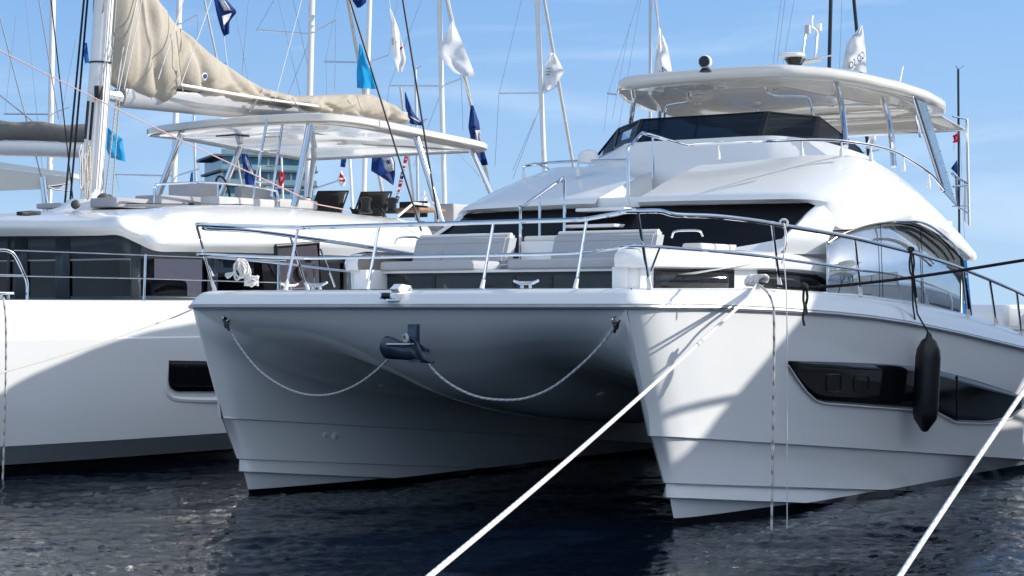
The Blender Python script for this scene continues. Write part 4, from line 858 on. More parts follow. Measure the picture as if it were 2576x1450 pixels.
    for u, v in ((585, 345), (880, 353)):
        p = Q(u, v, z=zt); B(MB().box((p.x-.16, p.y-.2, zt-.0), (p.x+.16, p.y+.2, zt+.03)), 'roof_hatch', 'winglass', bim)
    B(MB().box(Vector((cc.x-.2, cc.y-.2, zt+.195)), Vector((cc.x+1.2, cc.y+.9, zt+.225)), .008), 'solar_panel', 'winglass', bim)
    for (u, v, z), (u2, v2) in (((456, 338, 4.48), (392, 508)), ((605, 370, 4.46), (555, 492)), ((779, 312, 4.48), (740, 520)), ((1047, 345, 4.46), (1112, 562)), ((1186, 378, 4.42), (1260, 540)), ((790, 398, 4.43), (776, 498))):
        a = Q(u, v, z=z); b = Q(u2, v2, x=a.x+(.15 if u < 800 else -.1)); T('bimini_post', [a, b], .05, 'chrome', None, 14)
    # side deck stanchions, wires, pulpit end
    def ed(u, v): 
        p = Q(u, v, y=-5.7); return Q(u, v, y=interp(YO, p.x)-.06)
    T('pulpit', spl([ed(-60, 628), ed(0, 629), ed(22, 632), ed(38, 645), ed(60, 690), ed(68, 715), ed(68, 757)], 4), .018, 'chrome'); T('pulpit_bar', [ed(-60, 692), ed(58, 694)], .013, 'chrome')
    T('stanchion', [ed(366, 640), ed(362, 757)], .014, 'chrome')
    T('stanchion', [ed(700, 655), ed(698, 757)], .014, 'chrome')
    for a, b, c_ in (((36, 630), (366, 642), (720, 656)), ((62, 695), (364, 701), (720, 712))): T('lifeline', [ed(*a), ed(*b), ed(*c_)], .006, 'chrome', None, 6)
    pc = ed(12, 754); m_ = MB(); m_.tube([pc+Vector((-.12, 0, .07)), pc+Vector((.12, 0, .07))], .016); m_.tube([pc+Vector((.05, 0, 0)), pc+Vector((.05, 0, .07))], .016); m_.tube([pc+Vector((-.05, 0, 0)), pc+Vector((-.05, 0, .07))], .016); B(m_, 'cleat', 'chrome')
    # open deck hatch with smoked lid
    q = [Q(693, 620, y=-5.9), Q(800, 611, y=-5.9), Q(806, 724, y=-5.9), Q(698, 730, y=-5.9)]
    lid = B(MB().prism(q, (0, -.02, 0)), 'hatch_lid', 'clear')
    T('hatch_frame', q+[q[0]], .028, 'darkframe', lid)
    for u, v in ((712, 655), (782, 652)): B(MB().box(Q(u, v, y=-5.88)-Vector((.06, 0, .02)), Q(u, v, y=-5.88)+Vector((.06, .03, .02)), .008), 'hatch_latch', 'rubber', lid)
    B(MB().lathe(Q(758, 685, y=-5.88), [(.10, 0), (.10, .03), (.03, .04)], (0, 1, 0), 16), 'hatch_knob', 'rubber', lid)
    for a, b in (((806, 625), (842, 722)), ((702, 660), (704, 725)), ((790, 660), (792, 730))): T('hatch_stay', [Q(*a, y=-5.9), Q(*b, y=-5.9)], .014, 'chrome', lid)
    return root
scat = sail_cat()

def WQ(*a, **k): return W(Q(*a, **k))
def toprope(name, label, pts, r, m, cat='rope', group=None, n=8):
    return tag(MB().tube(pts, r, n).build(name, M[m], auto=True), label, cat, group)
# ------------------------------------------------------------------ deck chairs and table on the sail cat
def chair(bu, bv, d):
    c = D(bu, bv, d); o = empty('deck_chair', c, BOAT_ROT+.35); o.scale = (.9, .9, .9) 
    for y in (-.27, .27):
        tubeobj('frame', [Vector((.30, y, 0)), Vector((-.33, y, .62))], .016, M['darkframe'], o); tubeobj('frame', [Vector((-.30, y, 0)), Vector((.25, y, .33))], .016, M['darkframe'], o)
    sl_ = []
    for k in range(10):
        t = k/9; p = Vector((.26, 0, .31)).lerp(Vector((-.33, 0, .62)), t)-Vector((0, 0, .22*math.sin(math.pi*min(1, t*1.35)) if t < .74 else 0)); sl_.append([p+Vector((0, y, -.015*math.cos(y*5)*0)) for y in (-.25, -.1, .1, .25)])
    MB().grid(sl_).build('sling', M['black_net'], o, thick=.012)
    tubeobj('top_bar', [Vector((-.33, -.27, .62)), Vector((-.33, .27, .62))], .014, M['darkframe'], o)
    return o
tag(chair(822, 572, 30.5), 'black folding deck chair nearer the chrome bimini post, on the sailing catamaran', 'chair', 'deck chairs on the flybridge')
tag(chair(932, 574, 30.5), 'black folding deck chair between the two winches, on the sailing catamaran', 'chair', 'deck chairs on the flybridge')
tb = empty('cockpit_table', D(1050, 562, 32), BOAT_ROT); tag(tb, 'small teak cockpit table with black chair back beside it on the sailing catamaran', 'table')
MB().box((-.35, -.3, .18), (.35, .3, .23), .01).build('table_top', M['wood'], tb); MB().tube([(0, 0, -.3), (0, 0, .18)], .04).build('leg', M['alu'], tb)
ch3 = empty('cockpit_chair', D(1018, 562, 32.4), BOAT_ROT); tag(ch3, 'black mesh cockpit chair left of the teak table', 'chair')
MB().box((-.25, -.28, .1), (-.22, .28, .36), .01).build('backrest', M['black_net'], ch3); MB().box((-.25, -.28, -.1), (.2, .28, -.06), .01).build('seat', M['black_net'], ch3)
for x in (-.22, .18):
    for y in (-.25, .25): tubeobj('leg', [(x, y, -.4), (x, y, -.08)], .014, M['darkframe'], ch3)

# ------------------------------------------------------------------ anchor, bridles, mooring ropes, fenders
an = empty('anchor', WQ(1040, 860, y=0)+Vector((0, 0, 0)), BOAT_ROT); tag(an, 'galvanised plough anchor hanging under the bow of the power catamaran', 'anchor')
ao = Q(1040, 860, y=0)
def AQ(u, v, x=.1): return Q(u, v, x=x)-ao
MB().prism([AQ(1034, 816, .06), AQ(1056, 816, .06), AQ(1056, 868, .1), AQ(1034, 862, .1)], (.05, 0, 0)).build('shank', M['galv'], an)
tp_ = [(960, 873), (965, 853), (974, 847), (992, 852), (1017, 863), (1033, 849)]; bt_ = [(960, 875), (963, 890), (970, 900), (1000, 903), (1030, 905), (1060, 909)]
ta, tb_ = spl([AQ(u, v, .26-.02*i) for i, (u, v) in enumerate(tp_)], 4), spl([AQ(u, v, .22-.01*i) for i, (u, v) in enumerate(bt_)], 4)
MB().grid([[a.lerp(b, k/8)+Vector((.05*math.sin(math.pi*k/8)*min(1, i/5), 0, 0)) for i, (a, b) in enumerate(zip(ta, tb_))] for k in range(9)]).build('fluke', M['galv'], an, thick=.018)
ra = spl([AQ(1033, 849, .16), AQ(1046, 857, .2), AQ(1058, 879, .22), AQ(1068, 901, .22), AQ(1092, 913, .2)], 4); rb_ = spl([AQ(1033, 850, .16), AQ(1040, 868, .15), AQ(1048, 888, .15), AQ(1058, 908, .16), AQ(1060, 912, .17)], 4)
MB().grid([[a.lerp(b, k/4) for a, b in zip(ra, rb_)] for k in range(5)]).build('fluke', M['galv'], an, thick=.02)
MB().prism([AQ(1032, 898, .17), AQ(1062, 908, .18), AQ(1060, 913, .18), AQ(1030, 912, .17)], (.02, 0, 0)).build('fluke_tip', M['galv'], an)
tubeobj('stock_bar', [AQ(973, 867, .27), AQ(1042, 867, .23)], .012, M['alu'], an)
lp = [Q(1020+5*math.sin(k*1.3), 852-10*math.cos(k*1.3), x=.22+.01*k)-ao for k in range(9)]; tubeobj('shackle_lashing', spl(lp, 3), .014, M['ropegrey'], an)
def bridle(uv, xs0, xs1, n_=6):
    pts = [WQ(u, v, x=lerp(xs0, xs1, i/(len(uv)-1))) for i, (u, v) in enumerate(uv)]; return spl(pts, n_)
tag(MB().tube(bridle([(571, 815), (600, 868), (650, 930), (710, 972), (770, 993), (830, 993), (890, 972), (940, 938), (978, 903)], -.02, .12), .0105, 10).build('anchor_bridle', M['ropegrey'], auto=True), 'grey bridle rope sagging from the left bow eye to the anchor', 'rope', 'bridle ropes under the bow')
tag(MB().tube(bridle([(1056, 880), (1085, 925), (1130, 965), (1190, 995), (1250, 1006), (1320, 1003), (1390, 975), (1460, 920), (1510, 870), (1545, 825)], .12, .02), .0115, 10).build('anchor_bridle', M['ropegrey'], auto=True), 'grey bridle rope sagging from the anchor to the right bow eye', 'rope', 'bridle ropes under the bow')
for pts, lb in (([(566, 806), (570, 818), (576, 832)], 'black shackle and thimble on the left bow eye'), ([(1560, 806), (1550, 820), (1545, 838)], 'black shackle and thimble on the right bow eye')):
    q = [WQ(u, v, x=.03) for u, v in pts]; tag(MB().tube([q[0], q[1]], [.008, .014], 6).tube([q[1]+Vector((.02*math.cos(k*.7), .01*math.sin(k*.7), .03*math.sin(k*.7))) for k in range(10)], .007, 6).tube([q[1], q[2]], [.016, .012]).build('shackle', M['rubber'], auto=True), lb, 'shackle')
cl = WQ(1905, 714, y=2.62)
toprope('mooring_rope', 'thick white mooring rope running from the right bow cleat down to the bottom edge', [cl+Vector((0, 0, 0)), D(1880, 752, 17.0)]+[D(lerp(1880, 1078, t), lerp(752, 1452, t)+12*math.sin(math.pi*t), 1/lerp(1/17.0, 1/8.0, t)) for t in [k/20 for k in range(1, 21)]]+[D(900, 1610, 7.0)], .0125, 'rope')
toprope('mooring_rope', 'thick white mooring rope crossing the lower right corner', [D(2262-60, 1452+80, 8.3)]+[D(lerp(2262, 2640, t), lerp(1452, 890, t)-4*math.sin(math.pi*t), 1/lerp(1/8.5, 1/10.8, t)) for t in [k/12 for k in range(13)]], .0125, 'rope')
toprope('mooring_rope', 'thin grey mooring rope running left from behind the left bow', [D(490, 776, 20.2)]+[D(lerp(490, -60, t), lerp(779, 955, t)+9*math.sin(math.pi*t), lerp(20.2, 13, t)) for t in [k/12 for k in range(1, 13)]], .0065, 'ropefleck')
bp = [cl+Vector((0, 0, .01)), D(1960, 720, 17.6), D(2025, 724, 17.4), D(2120, 718, 17.2), D(2250, 704, 16.9), D(2400, 683, 16.6), D(2576, 655, 16.2), D(2900, 603, 15.6)]
toprope('mooring_rope', 'black mooring rope stretched from the right bow cleat past the saloon glass', spl(bp, 5), .013, 'ropeblack')
kn = [D(2025+7*math.sin(k*2.1), 722+8*math.cos(k*1.7), 17.35+.02*math.sin(k)) for k in range(9)]
tl = MB(); tl.tube(spl(kn, 3), .014); tl.tube(spl([D(2022, 728, 17.35), D(2021, 755, 17.35), D(2024, 775, 17.34), D(2020, 800, 17.34), D(2024, 820, 17.33)], 4), .011); tl.tube(spl([D(2029, 728, 17.35), D(2031, 750, 17.36), D(2027, 770, 17.36), D(2030, 790, 17.35)], 4), .012)
tag(tl.build('rope_knot', M['ropeblack'], auto=True), 'black knot with two hanging tails on the black mooring rope', 'knot')
toprope('hanging_rope', 'flecked white rope hanging from the right bow cleat into the water', spl([cl, D(1930, 735, 17.2), D(1944, 765, 17.05), D(1947, 800, 17.0), D(1947, 900, 17.0), D(1944, 1100, 17.0), D(1941, 1340, 17.0)], 5), .011, 'ropefleck')
toprope('thin_line', 'thin white cord hanging from the bow rail to the water beside the flecked rope', spl([WQ(1972, 565, y=2.86), D(1975, 600, 17.3), D(1972, 650, 17.1), D(1979, 760, 16.9), D(1980, 1000, 16.9), D(1980, 1330, 16.9)], 5), .0045, 'wirelight')
cc_ = MB()
for k in range(6):
    c0 = cl+Vector((.02*k-.06, -.015*k, .03)); cc_.tube([c0+Vector((.02*math.sin(a)+.05*math.cos(a), .04*math.cos(a), .045*math.sin(a))) for a in [2*math.pi*j/10+k*.5 for j in range(11)]], .014)
tag(cc_.build('rope_turns', M['rope'], auto=True), 'white rope turns wrapped around the right bow cleat', 'rope')
tk = MB(); p = WQ(1972, 562, y=2.86); tk.tube([p+Vector((.035*math.cos(a), .02*math.sin(a)*0, .035*math.sin(a))) for a in [2*math.pi*j/10 for j in range(11)]], .012); tk.tube(spl([p, D(1980, 600, 17.3), D(1972, 640, 17.3), D(1966, 665, 17.3)], 4), .006)
tag(tk.build('rail_hitch', M['rope'], auto=True), 'white cord hitch knotted around the top rail at the right bow', 'knot')
# white coil on the left bow
co_ = MB(); rr = random.Random(3)
for k in range(8):
    top_ = D(605+rr.uniform(-6, 6), 655+rr.uniform(-3, 6), 19.9+rr.uniform(-.05, .05)); hgt = rr.uniform(.14, .22); wd = rr.uniform(.02, .05); sx = rr.uniform(-.03, .08)
    co_.tube([top_+Vector((wd*math.sin(a)+sx*(.5-.5*math.cos(a)), .02*math.sin(2*a), -hgt*(.5-.5*math.cos(a)))) for a in [2*math.pi*j/14 for j in range(15)]], .011, 6)
for k in range(3):
    co_.tube(spl([D(600, 665, 19.9), D(585-k*4, 690+k*4, 19.85), D(572-k*2, 700-k*5, 19.85), D(592, 680+k*3, 19.9)], 4), .009, 6)
for k in range(5): co_.tube([D(632+rr.uniform(-4, 4), 708+rr.uniform(-3, 3), 19.9)+Vector((.06*math.cos(a), .03*math.sin(a), .04*math.sin(a+k))) for a in [2*math.pi*j/12 for j in range(13)]], .012, 6)
tag(co_.build('rope_coil', M['rope'], auto=True), 'white rope coil hung on the left bow rail and heaped on the cleat', 'rope')
# fender
fp = Q(2326, 965, y=3.14); fe = empty('fender', W((fp.x, fp.y, Q(2333, 1086, y=3.14).z)), BOAT_ROT); tag(fe, 'long black cylindrical fender hanging on the right side of the power catamaran', 'fender')
hgt = Q(2320, 850, y=3.14).z-Q(2333, 1086, y=3.14).z
MB().lathe((0, 0, 0), [(.012, 0), (.035, .01), (.06, .05), (.115, .13), (.128, .2), (.128, hgt-.2), (.118, hgt-.12), (.075, hgt-.03), (.035, hgt+.0), (.028, hgt+.03)], (.0, .05, 1), 24).build('fender_body', M['rubber'], fe, smooth=50)
MB().tube([Vector((0, .04, hgt)), Vector((0, .045, hgt+.05))], [.03, .022]).build('fender_eye', M['rubber'], fe)
fr_ = Q(2292, 634, y=2.96); loc = fe.location
def FL(p): return Vector((p[0]-fp.x, p[1]-fp.y, p[2]-loc.z))
tubeobj('lanyard', [FL(fr_), FL(Q(2300, 735, y=3.0)), FL(Q(2308, 790, y=3.06)), Vector((0, .045, hgt+.04))], .009, M['ropeblack'], fe)
k2 = MB(); k2.tube(spl([FL(Q(2292+6*math.sin(j*2), 628+6*math.cos(j*2), y=2.96+.01*math.cos(j))) for j in range(8)], 3), .013); k2.tube(spl([FL(Q(u, v, y=2.98)) for u, v in ((2292, 635), (2288, 660), (2290, 685), (2296, 690), (2300, 665), (2297, 640))], 4), .01); k2.tube([FL(Q(2294, 690, y=2.98)), FL(Q(2297, 770, y=3.0)), FL(Q(2302, 805, y=3.0))], .009)
k2.build('knot', M['ropeblack'], fe)
# pink rope, left-cat hanging rope
toprope('furling_line', 'pink rope running from the winch of the sailing catamaran up to the left edge', [W(tuple(Q(880, 530, y=-7.0))), WQ(800, 515, y=-7.1)]+[WQ(lerp(800, -40, t), lerp(515, 108, t)+5*math.sin(math.pi*t), y=lerp(-7.1, -8.0, t)) for t in [k/10 for k in range(1, 11)]], .0085, 'ropepink', n=6)
toprope('hanging_rope', 'tan flecked rope hanging from the cleat of the sailing catamaran at the left edge', spl([WQ(8, 748, y=-5.85), WQ(14, 800, y=-5.78), WQ(15, 900, y=-5.78), WQ(12, 1050, y=-5.8), WQ(6, 1220, y=-5.8)], 5), .012, 'ropefleck')

# ------------------------------------------------------------------ second sailing catamaran at the far left
def far_cat():
    d = 38.; root = empty('sailing_catamaran', D(-150, 772, 42)*1+Vector((0, 0, -1.9)), BOAT_ROT); tag(root, 'white sailing catamaran with grey sail cover at the far left edge', 'catamaran')
    inv = root.matrix_basis.inverted() if False else (Matrix.Translation(root.location) @ Matrix.Rotation(BOAT_ROT, 4, 'Z')).inverted()
    def Z(u, v, dd=d): return inv @ D(u, v, dd)
    def slab(name, pts, th, m, dep=1.2):
        q = [Z(u, v) for u, v in pts]; bk = inv.to_3x3() @ Vector((0, dep, 0)); return MB().prism(q, bk).build(name, M[m], root)
    for s in (1, -1):
        rows = []
        for k in range(13):
            x = lerp(-7, 7, k/12); wv = .85*math.sqrt(max(.0, 1-max(0, x/7)**3)); y0 = 3.2*s
            rows.append([(x, y0-wv, 1.9), (x, y0-wv*.8, .3), (x, y0, -.4), (x, y0+wv*.8, .3), (x, y0+wv, 1.9), (x, y0, 1.95)])
        MB().grid(rows, True).build('hull', M['hull2'], root)
    MB().box((-6, -3, 1.2), (1.5, 3, 2.0), .1).build('bridge_deck', M['gel'], root); MB().box((-5, -2.8, 2.0), (1, 2.8, 3.1), .35).build('cabin', M['gel'], root)
    bag = []
    for k in range(22):
        u = lerp(-160, 216, k/21); a, b = Z(u, 303+12*(u > 0)*u/216+3*math.sin(u*.05)), Z(u, 359-4*math.sin(u*.03)); c_ = (a+b)/2; h = (a.z-b.z)/2; bag.append([c_+Vector((.0, .3*math.cos(t), h*math.sin(t)))+Vector((.02*math.sin(u*.2+t*3), .03*math.sin(u*.15+t*2), 0)) for t in [2*math.pi*j/12 for j in range(12)]])
    MB().grid(bag, True).build('sail_cover', M['greycanvas'], root, smooth=180)
    MB().tube([Z(-160, 366), Z(214, 378)], .16, 12).build('boom', M['mastwhite'], root)
    slab('bimini_hardtop', [(-160, 395), (0, 408), (184, 436), (184, 446), (0, 422), (-160, 410)], .1, 'gel', 2.5)
    slab('bimini_lining', [(-160, 412), (0, 424), (184, 447), (150, 474), (0, 480), (-160, 482)], .1, 'hardtop', .1)
    MB().tube([Z(107, 446), Z(118, 540)], .07, 12).build('bimini_post', M['chrome'], root)
    for pts in ([(122, 470), (178, 462)], [(122, 472), (140, 478), (176, 482)], [(124, 475), (122, 530)]): tubeobj('rail', [Z(*p) for p in pts], .02, M['chrome'], root)
    for a, b in (((0, 45), (110, 470)), ((0, 240), (150, 360)), ((98, 0), (148, 300))): tubeobj('shroud', [Z(*a), Z(*b)], .012, M['wire'], root)
    return root
far_cat()

# ------------------------------------------------------------------ yachts behind : hull, mast, spreaders, shrouds, furled headsail
def yacht(label, d, top, bot, wpx, m='mastwhite', spread=(), furl=None, shrouds=(), hgt=17., masthead=None, furlm='beigefurl', furlw=9, boom=True):
    bu, bv = bot; base = D(bu, bv, d); tp = D(top[0], top[1], d); dr = (tp-base).normalized(); foot = base+dr*((1.3-base.z)/dr.z)
    root = empty('sailing_yacht', (foot.x, foot.y, 0), BOAT_ROT); tag(root, label, 'yacht', 'sailing yachts moored behind')
    inv = (Matrix.Translation(root.location) @ Matrix.Rotation(BOAT_ROT, 4, 'Z')).inverted()
    def Z(u, v, dd=d): return inv @ D(u, v, dd)
    rows = []
    for k in range(14):
        t = k/13; x = lerp(-6.2, 5.2, t); wv = 1.9*math.sqrt(max(0.002, math.sin(math.pi*min(.5, (1-t)*.62+.02))))*(1 if t < .97 else .3)
        rows.append([(x, -wv, 1.15), (x, -wv*.85, .4), (x, 0, -.4), (x, wv*.85, .4), (x, wv, 1.15), (x, 0, 1.22)])
    h = MB().grid(rows, True); h.f += [[0, 1, 2, 3, 4, 5]]; h.build('hull', M['hull2'], root, smooth=40)
    MB().box((-3.2, -1.1, 1.15), (1.8, 1.1, 1.55), .12).build('coachroof', M['gel'], root)
    r = wpx/2*d/FPX; top3 = inv.to_3x3() @ dr
    f0 = Vector((0, 0, 1.3)); mt = f0+top3*((masthead if masthead else hgt)/top3.z)
    ms = MB().tube([f0, mt], r, 14, flat=.7).build('mast', M[m], root)
    ms_groove = MB().tube([f0+Vector((-r, 0, 0)), mt+Vector((-r, 0, 0))], r*.22, 6).build('mast_track', M['grey'], ms)
    if boom: MB().tube([(-.2, 0, 2.4), (-4.4, 0, 2.3)], .12, 10).build('boom', M[m], root)
    if boom: MB().tube([(-.3, 0, 2.62), (-2, 0, 2.6), (-4.2, 0, 2.45)], [.25, .2, .1], 10).build('sail_cover', M['greycanvas'], root)
    for (a, b) in spread: tubeobj('spreader', [Z(*a), Z(*b)], max(.02, 2.0*d/FPX), M['alu'], ms, 6)
    if furl: a, b = Z(*furl[0]), Z(*furl[1]); tubeobj('furled_headsail', [a+(a-b)*.6, b, b+(b-a)*.12], furlw/2*d/FPX, M[furlm], root, 10)
    for a, b in shrouds: tubeobj('shroud', [Z(*a), Z(*b)], max(.007, .42*d/FPX), M['wire'], ms, 5)
    if masthead:
        for k in range(3): tubeobj('masthead_unit', [mt, mt+Vector((.25*math.cos(k*2), .25*math.sin(k*2), .15))], .012, M['wire'], ms, 5)
    return root
yacht('sailing yacht with white mast, leftmost of the bare masts', 62, (133, 0), (125, 430), 16, spread=(((10, 287), (128, 288)), ((129, 287), (174, 271))), shrouds=(((64, 0), (110, 460)), ((190, 100), (130, 420)), ((12, 287), (40, 40))))
yacht('sailing yacht whose white mast rises behind the beige sail cover', 60, (451, 0), (437, 475), 17, spread=(((289, 440), (436, 443)), ((437, 445), (500, 426)), ((445, 66), (496, 38))), shrouds=(((292, 440), (300, 480)), ((497, 38), (496, 190))))
yacht('sailing yacht with thick white mast and long spreaders left of centre', 58, (785, -10), (773, 500), 19, spread=(((643, 76), (776, 86)), ((783, 86), (845, 51)), ((670, 470), (776, 480)), ((776, 480), (852, 455))), furl=((514, 0), (548, 162)), furlw=5, shrouds=(((645, 78), (690, 0)), ((700, 0), (755, 240)), ((737, 0), (785, 210)), ((845, 51), (842, 230)), ((625, 0), (600, 290)), ((590, 20), (640, 290)), ((780, 100), (700, 300))))
yacht('sailing yacht with white mast beside a turquoise flag', 66, (930, 0), (915, 500), 15, spread=(((816, 155), (924, 158)), ((925, 158), (977, 140))), furl=((875, 0), (915, 232)), furlw=9, shrouds=(((818, 155), (850, 0)), ((977, 140), (1000, 0)), ((820, 156), (822, 250))))
yacht('sailing yacht with white mast in front of the large white pennant', 60, (1105, 0), (1119, 540), 16, spread=(((978, 217), (1108, 217)), ((1110, 217), (1160, 199))), furl=((1126, 0), (1233, 480)), furlw=9, shrouds=(((979, 217), (970, 290)), ((1110, 230), (1040, 420)), ((1160, 199), (1120, 0)), ((980, 216), (1060, 0)), ((1110, 340), (1240, 480)), ((1160, 200), (1165, 330))))
yacht('sailing yacht with white mast standing alone left of the flybridge', 60, (1351, 0), (1369, 410), 16, spread=(((1255, 236), (1364, 235)), ((1365, 235), (1406, 214))), furl=((1369, 0), (1439, 400)), furlw=8, shrouds=(((1256, 235), (1312, 0)), ((1362, 260), (1290, 450)), ((1255, 238), (1245, 420)), ((1345, 300), (1290, 430))))
yacht('sailing yacht with slim grey mast behind the left end of the hardtop', 75, (1636, 0), (1636, 200), 10, 'mastalu', spread=(((1527, 235), (1552, 238)),), furl=((1648, 0), (1668, 185)), furlw=4, shrouds=(((1606, 0), (1530, 235)), ((1612, 0), (1555, 330)), ((1585, 60), (1540, 300)), ((1530, 236), (1520, 330))))
yacht('sailing yacht with black mast and black furled sail behind the radar', 62, (2090, 0), (2086, 168), 13, 'mastblack', spread=(((2170, 385), (2212, 378)),), furl=((2148, 0), (2181, 350)), furlm='mastblack', furlw=9, shrouds=(((1975, 0), (1955, 160)), ((1965, 0), (1945, 160)), ((2118, 0), (2112, 172)), ((1998, 0), (1970, 160))))
yacht('sailing yacht with short white mast and radar, seen under the hardtop of the sailing catamaran', 85, (1046, 212), (1052, 540), 9, 'mastalu', spread=(((1018, 310), (1068, 306)), ((1020, 322), (1075, 300))), furl=((1020, 330), (1042, 520)), furlw=6, masthead=(9.3+1.3))
yacht('sailing yacht with short grey mast left of the apartment tower', 80, (490, 378), (493, 500), 7, 'mastalu', masthead=8.2, shrouds=(((496, 395), (510, 470)),))
yacht('sailing yacht with slim mast in front of the apartment tower', 75, (652, 390), (654, 500), 7, masthead=7.6, furl=((596, 390), (612, 500)), furlw=5)
yacht('sailing yacht with slim pale mast right of the apartment tower', 78, (708, 395), (712, 500), 6, masthead=7.5)
yacht('sailing yacht with white mast seen between the two deck chairs', 75, (880, 400), (888, 540), 9, masthead=7.4, furl=((945, 400), (965, 500)), furlw=9)
yacht('sailing yacht with dark mast and small red flag at the right edge', 90, (2411, 250), (2413, 560), 8, 'mastblack', masthead=11.2, boom=False, spread=(((2395, 520), (2434, 519)),), shrouds=(((2412, 300), (2398, 380)), ((2414, 330), (2426, 560)), ((2413, 420), (2430, 640))))

# ------------------------------------------------------------------ flags
def flag(label, cols, d, m, wave=.06, marks=(), letters=None, group='flags on the rigging', seed=0, halyard=None):
    """cols: left edge and right edge polylines in photo points, top to bottom"""
    a, b = cols; n, k = 14, 9
    def along(pl, t):
        L_ = [0]
        for p, q in zip(pl, pl[1:]): L_.append(L_[-1]+math.hypot(q[0]-p[0], q[1]-p[1]))
        s = t*L_[-1]
        for i in range(len(pl)-1):
            if s <= L_[i+1] or i == len(pl)-2:
                f_ = (s-L_[i])/max(1e-6, L_[i+1]-L_[i]); return (lerp(pl[i][0], pl[i+1][0], f_), lerp(pl[i][1], pl[i+1][1], f_))
    def P(s, t, off=0.):
        l, r = along(a, t), along(b, t); u, v = lerp(l[0], r[0], s), lerp(l[1], r[1], s)
        dd = d+wave*5*(math.sin(s*5+t*4+seed)*.5+noise.noise((s*2+seed, t*3, 1)))*min(1, 3*s+.2)-off
        return D(u, v, dd)
    c0 = P(.5, 1.); 
    fl_ = MB().grid([[P(i/(k-1), j/n)-c0 for i in range(k)] for j in range(n+1)]).build('flag', M[m], smooth=180); fl_.location = c0
    tag(fl_, label, 'flag', group)
    for poly, mm in marks:
        # patch as a small grid between the listed corners in flag space
        (s0, t0), (s1, t1), (s2, t2), (s3, t3) = poly
        g = [[P(lerp(lerp(s0, s1, x/5), lerp(s3, s2, x/5), y/5), lerp(lerp(t0, t1, x/5), lerp(t3, t2, x/5), y/5), .035)-c0 for x in range(6)] for y in range(6)]
        MB().grid(g).build('emblem', M[mm], fl_, smooth=180, thick=.004)
    if letters:
        txt, s0, t0, hs, ht_, ang, flip, mm = letters
        cu = bpy.data.curves.new('lettering', 'FONT'); cu.body = txt; cu.size = 1; cu.resolution_u = 3; ob = bpy.data.objects.new('lettering', cu); C.objects.link(ob)
        dg = bpy.context.evaluated_depsgraph_get(); me = bpy.data.meshes.new_from_object(ob.evaluated_get(dg)); bpy.data.objects.remove(ob)
        ca, sa = math.cos(ang), math.sin(ang)
        for q in me.vertices:
            x, y = q.co.x*(-1 if flip else 1), q.co.y; x, y = x*ca-y*sa, x*sa+y*ca
            q.co = P(s0+x*hs, t0-y*ht_, .06)-c0
        me.materials.append(M[mm]); lo = bpy.data.objects.new('lettering', me); C.objects.link(lo); lo.parent = fl_
    if halyard: tubeobj('halyard', [D(*q, d)-c0 for q in halyard], .012, M['wirelight'], fl_, 5)
    return fl_
W4 = lambda a, b, c, e: (a, b, c, e)
flag('navy flag with white emblem high above the beige sail cover', ([(534, -20), (546, 40), (556, 75), (563, 92)], [(560, -10), (597, 30), (577, 55), (577, 85)]), 50, 'navy', marks=(([(.35, .15), (.8, .15), (.75, .42), (.4, .42)], 'flagwhite'), ([(.25, .55), (.75, .5), (.8, .72), (.4, .78)], 'flagwhite')), seed=1, halyard=[(563, 92), (575, 190)])
flag('turquoise pennant tip just above the beige sail cover', ([(564, 155), (574, 185), (582, 200)], [(566, 155), (580, 175), (592, 200)]), 52, 'cyan', seed=2)
flag('turquoise flag hanging between two white masts', ([(904, 110), (897, 180), (898, 222)], [(908, 110), (925, 160), (953, 225)]), 60, 'cyan', seed=3)
flag('white flag with dark letters hanging beside the furled beige sail', ([(980, 22), (984, 60), (985, 130), (1003, 183)], [(983, 22), (1004, 75), (1022, 150), (1014, 180)]), 52, 'flagwhite', marks=(([(.7, .62), (.95, .60), (.95, .63), (.7, .66)], 'red'),), letters=('B  -', .08, .56, .30, .16, .0, False, 'ink'), seed=4, halyard=[(979, 0), (983, 40)])
flag('large plain white pennant flying left from the yacht forestay', ([(1137, 52), (1100, 135), (1148, 190), (1148, 185)], [(1139, 52), (1160, 100), (1194, 185), (1190, 197)]), 54, 'flagwhite', seed=5, halyard=[(1125, 0), (1138, 55)])
flag('dark navy pennant above the end of the sail cover', ([(1018, 232), (1020, 270), (1032, 312)], [(1020, 232), (1038, 280), (1067, 318)]), 56, 'navy', marks=(([(.2, .72), (.9, .85), (.9, .88), (.2, .77)], 'flagwhite'),), seed=6)
flag('blue and navy flag at the right end of the catamaran hardtop', ([(1184, 265), (1178, 320), (1186, 360), (1198, 420)], [(1190, 265), (1206, 310), (1210, 350), (1228, 415)]), 52, 'navy', marks=(([(.3, .05), (.8, .1), (.7, .38), (.2, .35)], 'blue'), ([(.55, .42), (1, .42), (1, .62), (.6, .62)], 'flagwhite'), ([(.3, .86), (1, .9), (.9, 1), (.4, 1)], 'blue')), seed=7, halyard=[(1165, 200), (1188, 268)])
flag('white flag with faint dark lines beside the lone mast', ([(1382, 132), (1366, 185), (1364, 232)], [(1396, 135), (1420, 180), (1392, 222)]), 56, 'flagwhite', marks=tuple(([(.1+.0, t), (.35, t-.02), (.35, t-.005), (.1, t+.012)], 'ink') for t in (.42, .5, .58)), seed=8)
flag('white flag with mirrored letters left of the hardtop', ([(1657, 70), (1650, 130), (1645, 188)], [(1660, 70), (1680, 120), (1692, 186)]), 66, 'flagwhite', letters=('N  V', .75, .92, .5, .22, .9, True, 'ink'), seed=9, halyard=[(1652, 0), (1658, 72)])
